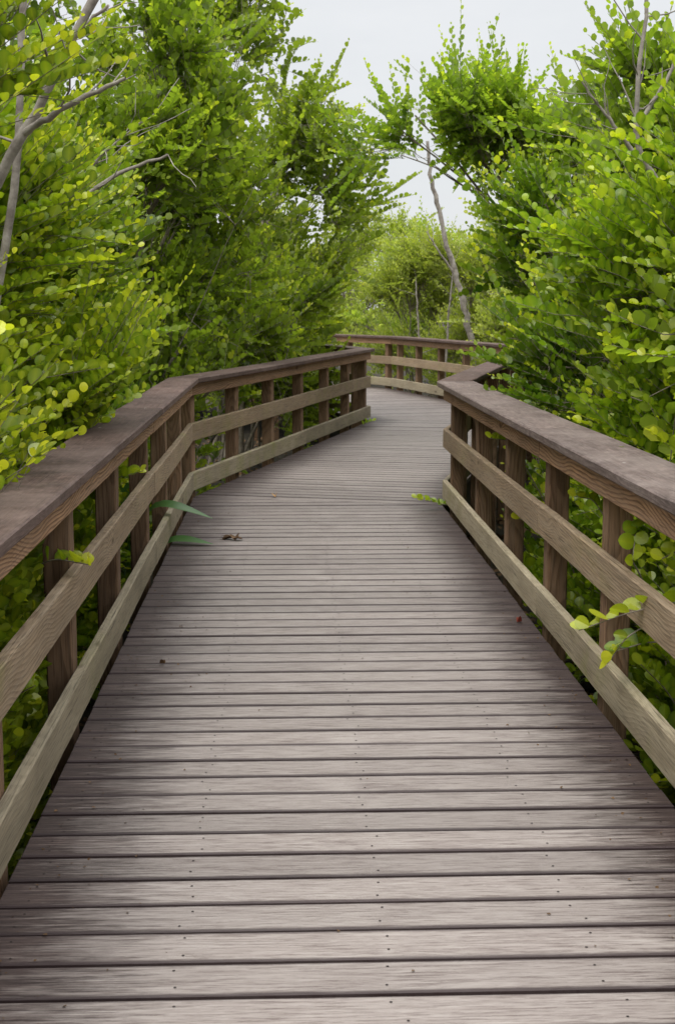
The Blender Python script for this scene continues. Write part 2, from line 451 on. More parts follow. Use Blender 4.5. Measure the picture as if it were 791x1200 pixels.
def post_mesh():
    rng = random.Random(77); w = 0.047; ch = 0.005
    sec = [(-w + ch, -w), (w - ch, -w), (w, -w + ch), (w, w - ch), (w - ch, w), (-w + ch, w), (-w, w - ch), (-w, -w + ch)]
    bm = bmesh.new(); rows = []
    zs = [GROUND - 0.3 + (0.862 - GROUND + 0.3) * i / 14 for i in range(15)]
    for z in zs:   # local X is the grain direction: built lying down, stood up by the object's rotation
        rows.append([bm.verts.new((z, a + rng.gauss(0, 0.0009), b + rng.gauss(0, 0.0009))) for a, b in sec])
    for i in range(14):
        for j in range(8):
            k = (j + 1) % 8
            bm.faces.new((rows[i][j], rows[i][k], rows[i + 1][k], rows[i + 1][j]))
    bm.faces.new(rows[0]); bm.faces.new(list(reversed(rows[-1])))
    bmesh.ops.recalc_face_normals(bm, faces=bm.faces)
    me = bpy.data.meshes.new('post'); bm.to_mesh(me); bm.free()
    me.materials.append(M['post'])
    return me
POST = post_mesh()

def railing(label, a, b, side, prev, nxt, posts, joints, seed, group='wooden railings along the boardwalk', cap_w=0.235):
    """a, b: plan points of the rail's inner face line; side -1 = left of travel, +1 = right; prev / nxt: neighbouring plan points"""
    d = (b - a) / np.linalg.norm(b - a); L = float(np.linalg.norm(b - a))
    out = np.array([d[1], -d[0]]) * side
    root = empty('railing', (a[0], a[1], 0), label, 'railing', group)
    ang = math.atan2(d[1], d[0])
    root.rotation_euler = (0, 0, ang)
    # local frame: X along, local Y is left of travel; outward is -side along Y
    sg = -side
    def slope(p, o, q):
        """miter at o between p->o and o->q: x shift per unit of outward y"""
        u = (o - p) / np.linalg.norm(o - p); v = (q - o) / np.linalg.norm(q - o)
        m = u + v; m /= np.linalg.norm(m); perp = np.array([m[1], -m[0]]) * side
        return float((perp @ d) / (perp @ out))
    t0 = slope(prev, a, b) if prev is not None else 0.0
    t1 = slope(a, b, nxt) if nxt is not None else 0.0
    rng = random.Random(seed)
    def member(name, mat, y0, y1, z0, z1, ch, js):
        xs = [0.0] + js + [L]
        for i in range(len(xs) - 1):
            ta, tb = (t0 if i == 0 else 0), (t1 if i == len(xs) - 2 else 0)
            ga = 0.0012; gb = 0.0012
            ya, yb = sorted((sg * y0, sg * y1))
            me = member_mesh(name, xs[i] + ga, xs[i + 1] - gb, ta * sg, tb * sg, ya, yb, z0, z1, ch, rng.randint(0, 9999))
            if i % 2: # butt joints never quite line up
                for v in me.vertices: v.co.z += rng.uniform(0.001, 0.003) * 0 + 0.0015; v.co.y += sg * 0.002
            link(name, me, mat, root)
    pj = [p for p in posts]
    member('cap_rail', M['cap_pale' if side > 0 and prev is None else 'cap'], -0.048, -0.048 + cap_w, 0.867, 0.907, 0.006, joints)
    member('fascia_board', M['fascia'], 0.0, 0.038, 0.772, 0.8655, 0.004, joints)
    member('middle_rail', M['rail'], 0.0, 0.038, 0.425, 0.562, 0.005, joints)
    member('bottom_rail', M['lowrail'], 0.0, 0.038, 0.045, 0.185, 0.005, joints)
    for s in posts:
        p = bpy.data.objects.new('post', POST); COL.objects.link(p); p.parent = root
        p.location = (s, sg * (0.0395 + 0.047), 0)
        p.rotation_euler = (R(rng.uniform(-0.35, 0.35)), -math.pi / 2 + R(rng.uniform(-0.4, 0.4)), 0)
        p.rotation_euler.rotate_axis('X', math.pi / 2 * rng.randint(0, 3))
    return root

S0 = -3.0
def loc1(s): return s - S0
w2 = 0.0475
railing('long weathered railing in the left foreground ending at the left bend', LEFT[0], LEFT[1], -1, None, LEFT[2],
        [loc1(s - w2) for s in (0.95, 2.23, 3.51, 4.79, 6.09, 7.40, 8.57, 9.74)], [loc1(2.2), loc1(7.36)], 11)
railing('railing on the left beyond the bend, green algae stained lower rails', LEFT[1], LEFT[2], -1, LEFT[0], LEFT[3],
        [0.12, 1.30, 2.47, 3.62, 4.80, 5.90, 6.93], [3.62], 12)
railing('dim railing seen through the far left end post, turning away left', LEFT[2], LEFT[3], -1, LEFT[1], LEFT[4],
        [0.35, 1.6, 2.9, 4.2, 5.5, 6.7], [4.2], 13)
railing('thick brown railing in the right foreground with swirling wood grain', RIGHT[0], RIGHT[1], 1, None, RIGHT[2],
        [loc1(s - w2) for s in (1.3, 2.5, 3.74, 4.98, 6.12, 7.27, 8.43, 9.75)], [loc1(2.45), loc1(6.08)], 14, cap_w=0.27)
railing('dark railing mostly hidden behind the end of the right foreground railing', RIGHT[1], RIGHT[2], 1, RIGHT[0], RIGHT[3],
        [0.35, 1.5, 2.7, 3.9, 5.1, 6.3, 7.5, 8.1], [3.9], 15)
railing('far railing crossing the view at the turn of the boardwalk', RIGHT[2], RIGHT[3], 1, RIGHT[1], RIGHT[4],
        [0.3, 1.5, 2.55, 3.65, 4.75, 5.75], [2.55], 16)
railing('farthest piece of railing past the kink, bearing away left', RIGHT[3], RIGHT[4], 1, RIGHT[2], None,
        [0.2, 1.5, 2.8, 4.1, 5.4, 6.7, 8.0], [4.1], 17)

# ------------------------------------------------------------------ ground
def build_ground():
    n = 140; ext = 12.0
    # dense in the middle, stretching to the horizon
    t = np.linspace(-1, 1, n); g = np.sign(t) * (np.abs(t) * 12 + (np.abs(t) ** 7) * 400)
    X, Y = np.meshgrid(g, g + 9)
    rng = np.random.default_rng(5)
    Z = GROUND + 0.05 * np.sin(X * 1.7 + np.cos(Y * 1.1) * 2) * np.cos(Y * 1.4 + X * .3) + 0.02 * rng.standard_normal(X.shape)
    Z = np.where((np.abs(X) > 30) | (np.abs(Y - 9) > 40), GROUND, Z)
    V = np.stack([X, Y, Z], -1).reshape(-1, 3)
    i = np.arange(n * n).reshape(n, n)
    q = np.stack([i[:-1, :-1], i[:-1, 1:], i[1:, 1:], i[1:, :-1]], -1).reshape(-1, 4)
    me = mesh_from_np('ground', V, q.ravel(), np.arange(len(q)) * 4, np.full(len(q), 4), None, True)
    o = link('ground', me, M['soil']); tag(o, 'dark damp swamp ground under the bushes', None, None, 'structure')
build_ground()

# ------------------------------------------------------------------ vegetation
def norm(a): return a / np.maximum(np.linalg.norm(a, axis=-1, keepdims=True), 1e-9)

def _leaf_hi():
    ts = [.06, .22, .42, .62, .80, .93]; hw = [.13, .32, .44, .47, .40, .24]
    v = [(0, 0, 0), (.985, 0, 0)] + [(t, 0, 0) for t in (.22, .62, .86)]
    l = [(t, w, min(1.0, w * 2.1)) for t, w in zip(ts, hw)]; r = [(t, -w, z) for t, w, z in l]
    v += l + r
    f = []
    for o, flip in ((5, False), (11, True)):
        fs = [[0, 2, o + 1, o], [2, 3, o + 3, o + 2, o + 1], [3, 4, o + 4, o + 3], [4, 1, o + 5, o + 4]]
        f += [list(reversed(q)) if flip else q for q in fs]
    return dict(v=np.array(v, float), f=f, rib=np.array([1, .4, 1, 1, 1] + [0] * 12, float))
LEAF_HI = _leaf_hi()
LEAF_MID = dict(
    v=np.array([(0, 0, 0), (.22, .32, 1), (.64, .45, 1), (.98, .17, .6), (.98, -.17, .6), (.64, -.45, 1), (.22, -.32, 1)], float),
    f=[[0, 3, 2, 1], [0, 6, 5, 4], [0, 4, 3]], rib=np.zeros(7))
LEAF_LOW = dict(
    v=np.array([(0, 0, 0), (.55, .42, 1), (1, 0, .4), (.55, -.42, 1)], float),
    f=[[0, 2, 1], [0, 3, 2]], rib=np.zeros(4))

def leaves_mesh(name, P, A, Nn, size, lc, tmpl, cup=0.10):
    """P base, A axis, Nn normal, size length, lc (n,2)"""
    n = len(P); B = norm(np.cross(Nn, A)); Nn = norm(np.cross(A, B))
    T = tmpl['v']; k = len(T)
    vr = np.random.default_rng(n)
    wf = vr.uniform(0.74, 1.06, n)[:, None, None]; cf = vr.uniform(-0.3, 1.9, n)[:, None, None] * cup; df = vr.uniform(-0.05, 0.42, n)[:, None, None]
    V = (P[:, None, :] + size[:, None, None] * (A[:, None, :] * T[None, :, 0:1] + B[:, None, :] * T[None, :, 1:2] * wf
         + Nn[:, None, :] * (T[None, :, 2:3] * cf - (T[None, :, 0:1] ** 2) * df)))
    V = V.reshape(-1, 3)
    tot1 = np.array([len(f) for f in tmpl['f']]); l1 = np.concatenate([np.array(f) for f in tmpl['f']])
    loops = (np.arange(n)[:, None] * k + l1[None]).ravel()
    tot = np.tile(tot1, n); st = np.concatenate([[0], np.cumsum(tot)[:-1]])
    C = np.ones((n, k, 4)); C[:, :, 0] = lc[:, 0:1]; C[:, :, 1] = lc[:, 1:2]; C[:, :, 2] = tmpl['rib'][None]
    return mesh_from_np(name, V, loops, st, tot, {'lc': C.reshape(-1, 4)}, False)

class Tubes:
    def __init__(s): s.V, s.F, s.n = [], [], 0
    def add(s, pts, rad, sides=5):
        pts = np.asarray(pts, float); m = len(pts)
        t = np.gradient(pts, axis=0); t = norm(t)
        ref = np.array([0.31, 0.17, 0.93]); u = norm(np.cross(t, ref)); v = np.cross(t, u)
        a = np.arange(sides) * 2 * math.pi / sides
        ring = pts[:, None] + np.asarray(rad)[:, None, None] * (np.cos(a)[None, :, None] * u[:, None] + np.sin(a)[None, :, None] * v[:, None])
        s.V.append(ring.reshape(-1, 3))
        i = np.arange(m - 1)[:, None] * sides; j = np.arange(sides)[None]; k = (j + 1) % sides
        s.F.append(np.stack([i + j, i + k, i + sides + k, i + sides + j], -1).reshape(-1, 4) + s.n)
        s.n += m * sides
    def add_many(s, P):
        """P (n, m, 3), thin triangular twigs with linear taper set by caller via radius array stored in s.rad"""
        pass
    def mesh(s, name, smooth=True):
        V = np.concatenate(s.V); F = np.concatenate(s.F)
        return mesh_from_np(name, V, F.ravel(), np.arange(len(F)) * 4, np.full(len(F), 4), None, smooth)

def twigs(tb, P0, P1, P2, r0, r1):
    """many three sided twigs at once, three rings each"""
    n = len(P0)
    if n == 0: return
    t = norm(P2 - P0); ref = np.array([0.31, 0.17, 0.93]); u = norm(np.cross(t, ref)); v = np.cross(t, u)
    a = np.arange(3) * 2 * math.pi / 3
    rings = []
    for P, rr in ((P0, r0), (P1, (r0 + r1) / 2), (P2, r1)):
        rings.append(P[:, None] + rr * (np.cos(a)[None, :, None] * u[:, None] + np.sin(a)[None, :, None] * v[:, None]))
    V = np.stack(rings, 1).reshape(-1, 3)
    base = np.arange(n)[:, None, None] * 9
    i = np.array([0, 3])[None, :, None]; j = np.arange(3)[None, None]; k = (j + 1) % 3
    F = np.stack([base + i + j, base + i + k, base + i + 3 + k, base + i + 3 + j], -1).reshape(-1, 4)
    tb.V.append(V); tb.F.append(F + tb.n); tb.n += n * 9

def shoots_to_leaves(rng, P0, D, L, bend, leaf, spacing, age_amt, erect, roll, tip_young=0.3):
    """rows of alternate leaves along curved shoots -> leaf arrays and the shoots' own points"""
    n = len(P0)
    kmax = int(np.max(L) / spacing) + 1
    k = np.arange(kmax)[None]
    cnt = np.maximum(3, (L / spacing)).astype(int)[:, None]
    t = (k + 0.6) / cnt                                  # 0..1
    ok = k < cnt
    T0 = D[:, None]; up = np.array([0, 0, 1.0])
    pos = P0[:, None] + T0 * (L[:, None] * t)[..., None] + up * (bend[:, None] * L[:, None] * t ** 2)[..., None]
    tan = norm(T0 + up * (2 * bend[:, None] * t)[..., None])
    ref = norm(np.stack([roll[:, 0], roll[:, 1], np.ones(n)], -1))[:, None]
    S = norm(np.cross(tan, ref)); B = np.cross(S, tan)
    side = np.where(k % 2 == 0, 1.0, -1.0)[..., None]
    er = erect[:, None, None]
    lat = norm(S * side * (1 - er) + B * er)
    a = rng.normal(1.0, 0.11, (n, kmax))[..., None] - 0.4 * t[..., None] ** 3
    A = norm(tan * np.cos(a) + lat * np.sin(a))
    Nn = norm(np.cross(A, S * side) * 0 + B * (1 - er) - S * side * er + tan * -0.2 + rng.normal(0, 0.15, (n, kmax, 3)))
    size = leaf * (0.72 + 0.5 * np.sin(np.pi * np.clip(t, 0, 1) ** 0.8)) * np.clip(rng.normal(1, 0.19, (n, kmax)), 0.5, 1.5)
    size *= np.where(t > 0.9, 0.8, 1)
    young = rng.random(n)[:, None]
    age = np.clip((t - 0.66) / 0.30, 0, 1) ** 1.6 * np.where(young < tip_young, rng.uniform(0.5, 1.0, (n, 1)), 0.16) * age_amt + np.clip(rng.normal(0.0, 0.05, (n, kmax)), 0, 1)
    odd = rng.random((n, kmax))
    age = np.where(odd < 0.012, rng.uniform(0.6, 1.0, (n, kmax)), age)
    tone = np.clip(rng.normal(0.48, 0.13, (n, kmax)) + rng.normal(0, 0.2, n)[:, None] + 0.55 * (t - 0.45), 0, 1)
    f = ok.ravel()
    lc = np.stack([tone.ravel()[f], np.clip(age.ravel()[f], 0, 1)], -1)
    return pos.reshape(-1, 3)[f], A.reshape(-1, 3)[f], Nn.reshape(-1, 3)[f], size.ravel()[f], lc, (P0, P0 + D * (L * .5)[:, None] + up * (bend * L * .25)[:, None], P0 + D * (L * .95)[:, None] + up * (bend * L * .9)[:, None])

def grow(rng, base, targets, stems, tb, spread=0.25, rad=0.03, bark_sides=6):
    """stems from the base, then two orders of branches to the targets; returns skeleton points"""
    pts = []; pr = []
    for e in stems:
        b0 = base + np.array([rng.normal(0, spread * .5), rng.normal(0, spread * .5), -0.05])
        m = 9; u = np.linspace(0, 1, m)[:, None]
        ctrl = b0 + (e - b0) * np.array([0.25, 0.25, 0.62]) + rng.normal(0, 0.10, 3)
        c = (1 - u) ** 2 * b0 + 2 * u * (1 - u) * ctrl + u ** 2 * e
        c[1:-1] += rng.normal(0, 0.022, (m - 2, 3))
        r = rad * (1 - 0.72 * u[:, 0]) * rng.uniform(0.7, 1.15)
        tb.add(c, r, bark_sides)
        for i in range(m - 1):
            for w in (0.0, 0.5):
                pts.append(c[i] * (1 - w) + c[i + 1] * w); pr.append(r[i])
        pts.append(c[-1]); pr.append(r[-1])
    for (num, r0, r1, sides) in ((max(8, len(targets) // 60), 0.013, 0.006, 5), (max(20, len(targets) // 9), 0.0062, 0.0032, 4)):
        kd = KDTree(len(pts))
        for i, p in enumerate(pts): kd.insert(p, i)
        kd.balance()
        idx = rng.choice(len(targets), min(num, len(targets)), replace=False)
        newp = []; newr = []
        for j in idx:
            tgt = targets[j]
            q = tgt * 0.72 + np.array([base[0], base[1], base[2] + 0.3 * (tgt[2] - base[2])]) * 0.28
            _, i, dist = kd.find(q)
            s = np.array(pts[i]); m = 6; u = np.linspace(0, 1, m)[:, None]
            ctrl = (s + tgt) / 2 + rng.normal(0, 0.07, 3) * min(1, dist) + np.array([0, 0, 0.06 * dist])
            c = (1 - u) ** 2 * s + 2 * u * (1 - u) * ctrl + u ** 2 * tgt
            c[1:-1] += rng.normal(0, 0.010, (m - 2, 3))
            ra = min(r0, pr[i]); tb.add(c, np.linspace(ra, r1, m), sides)
            for i2 in range(1, m): newp.append(c[i2]); newr.append(r1)
        pts += newp; pr += newr
    return np.array(pts)

def bush(name, label, cat, base, lobes, seed, n_shoots, leaf=0.056, detail='mid', mat='leaf', L=(0.26, 0.56), upb=0.5, age=1.0,
         group=None, stems=6, rad=0.028, spacing=None, tip_young=0.3, out_shell=0.45, droop=0.0, avoid=True, reach=0.45, wild=0.27, gaps=0.0, sprays=0, soft=False):
    rng = np.random.default_rng(seed)
    lob = np.array([[*c, *r] for c, r in lobes], float)        # world centre, radii
    if sprays:
        # thin leaders standing clear of the crown so that its outline is broken
        ext = []
        for _ in range(sprays):
            l = lob[rng.integers(len(lob))]
            d = norm(rng.normal(0, 1, 3) * np.array([1, 1, .6]) + np.array([0, 0, 0.55]))
            for q_ in (0.95, 1.15, 1.35):
                ext.append([*(l[:3] + d * l[3:] * q_), *(np.array([.15, .15, .17]) * (1.25 - 0.3 * q_) / 0.8)])
        lob = np.concatenate([lob, np.array(ext)])
    ph = rng.uniform(0, 6.28, 6)
    wts = (lob[:, 3] * lob[:, 4] * lob[:, 5]) ** 0.67; wts /= wts.sum()
    Ps, Ds = [], []
    got = 0; guard = 0
    while got < n_shoots and guard < 40:
        guard += 1
        n = n_shoots
        li = rng.choice(len(lob), n, p=wts)
        u = norm(rng.normal(0, 1, (n, 3)))
        rr = rng.random(n) ** out_shell
        if soft: rr = np.clip(np.abs(rng.normal(0, 0.58, n)), 0, 1.3)
        # ragged outline
        rr *= 0.86 + 0.22 * np.sin(u[:, 0] * 5 + li * 1.7) * np.cos(u[:, 1] * 4 + li) + rng.normal(0, 0.05, n)
        P = lob[li, :3] + u * rr[:, None] * lob[li, 3:]
        ctr = np.array([base[0], base[1], 0.0]); rad_dir = P - ctr; rad_dir[:, 2] = 0
        sgn = np.sign((xl(base[1]) + xr(base[1])) / 2 - base[0])
        D = norm(u * np.array([1, 1, .7]) * 0.5 + norm(rad_dir) * 0.3 + np.array([sgn * reach, -0.12, upb * 0.85]) + rng.normal(0, wild, (n, 3)))
        ok = P[:, 2] > GROUND + 0.12
        if gaps:
            f = (np.sin(P[:, 0] * 3.1 + ph[0] + 1.3 * np.sin(P[:, 2] * 2.3 + ph[1])) + np.sin(P[:, 1] * 2.7 + ph[2] + 1.1 * np.sin(P[:, 0] * 2.9 + ph[3])) + np.sin(P[:, 2] * 4.1 + ph[4] + np.sin(P[:, 1] * 2.1 + ph[5])))
            ok &= f > gaps + rng.normal(0, 0.5, n)
        if avoid:
            ok &= ~in_path(P) & ~in_path(P + D * 0.33) & ~in_path(P + D * 0.16) & ~((P[:, 2] < 0.1) & in_path(P, 0.0))
        Ps.append(P[ok]); Ds.append(D[ok]); got += int(ok.sum())
    P = np.concatenate(Ps)[:n_shoots]; D = np.concatenate(Ds)[:n_shoots]; n = len(P)
    Ls = rng.uniform(L[0], L[1], n) * (0.85 + 0.3 * rng.random(n))
    bend = rng.normal(0.12 - droop, 0.16, n)
    er = np.clip(rng.normal(0.60, 0.16, n), 0.1, 0.9)
    roll = rng.normal(0, 0.55, (n, 2))
    sp = spacing or leaf * 0.52
    LP, LA_, LN, LS, LC, tw = shoots_to_leaves(rng, P, D, Ls, bend, leaf, sp, age, er, roll, tip_young)
    if avoid:
        keep = ~in_path(LP, 0.10, 0.5)
        LP, LA_, LN, LS, LC = LP[keep], LA_[keep], LN[keep], LS[keep], LC[keep]
    root = empty(name, tuple(base), label, cat, group)
    off = np.array(base)
    tb = Tubes()
    top = lob[:, :3] + np.array([0, 0, .2]) * lob[:, 3:]
    top = top[:max(1, len(lobes))]
    st = top[rng.permutation(len(top))[:stems]] if len(top) > stems else top
    sk = grow(rng, np.array(base, float), P, st, tb, rad=rad, spread=0.3)
    kd = KDTree(len(sk))
    for i, p in enumerate(sk): kd.insert(p, i)
    kd.balance()
    near = np.array([sk[kd.find(p)[1]] for p in P])
    dist = np.linalg.norm(near - P, axis=1)
    near = np.where((dist > 0.6)[:, None], P - D * 0.35, near)
    if avoid:
        bad = np.zeros(n, bool)
        for w in (0.0, 0.3, 0.6):
            bad |= in_path(near * (1 - w) + P * w, 0.05, 0.6)
        near = np.where(bad[:, None], P - D * 0.12, near)
        tk = ~(in_path(tw[0], 0.10, 0.5) | in_path(tw[1], 0.10, 0.5) | in_path(tw[2], 0.10, 0.5))
        tw = tuple(t_[tk] for t_ in tw)
        near, P, n = near[tk], P[tk], int(tk.sum())
    twigs(tb, near, (near + P) / 2 + rng.normal(0, 0.012, (n, 3)), P, 0.0034, 0.0026)
    twigs(tb, tw[0], tw[1], tw[2], 0.0026, 0.0012)
    tb.V = [v - off for v in tb.V]
    link('trunk', tb.mesh('trunk'), M['bark'], root)
    tm = {'hi': LEAF_HI, 'mid': LEAF_MID, 'low': LEAF_LOW}[detail]
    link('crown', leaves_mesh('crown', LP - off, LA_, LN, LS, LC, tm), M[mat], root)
    return root

def auto_lobes(seed, base, H, Rr, lean=(0, 0), n=9, low=0.18, flat=1.0, skirt=0.0):
    """crown made of overlapping uneven masses, from near the ground to height H above it"""
    rng = random.Random(seed); out = []
    for i in range(n):
        h = low + (0.86 - low) * (i + 0.5) / n
        w = math.sin(math.pi * (0.22 + 0.66 * h)) 
        a = rng.uniform(0, 2 * math.pi) if i else 0; rr = Rr * rng.uniform(0.25, 0.62) * w
        c = (base[0] + math.cos(a) * rr + lean[0] * h, base[1] + math.sin(a) * rr * flat + lean[1] * h, GROUND + H * h)
        r = Rr * rng.uniform(0.46, 0.68) * (0.75 + 0.25 * w)
        out.append((c, (r, r, max(0.32, H * rng.uniform(0.11, 0.17)))))
    if skirt:
        for i in range(4):
            c = (base[0] + skirt * Rr * rng.uniform(0.25, 0.75), base[1] + Rr * (i - 1.5) * 0.42, GROUND + rng.uniform(0.30, 0.95))
            out.append((c, (Rr * 0.42, Rr * 0.45, 0.42)))
    # a few tall shoots' worth of mass on top
    c = (base[0] + lean[0], base[1] + lean[1], GROUND + H * 0.9)
    out.append((c, (Rr * 0.38, Rr * 0.38, H * 0.12)))
    return out

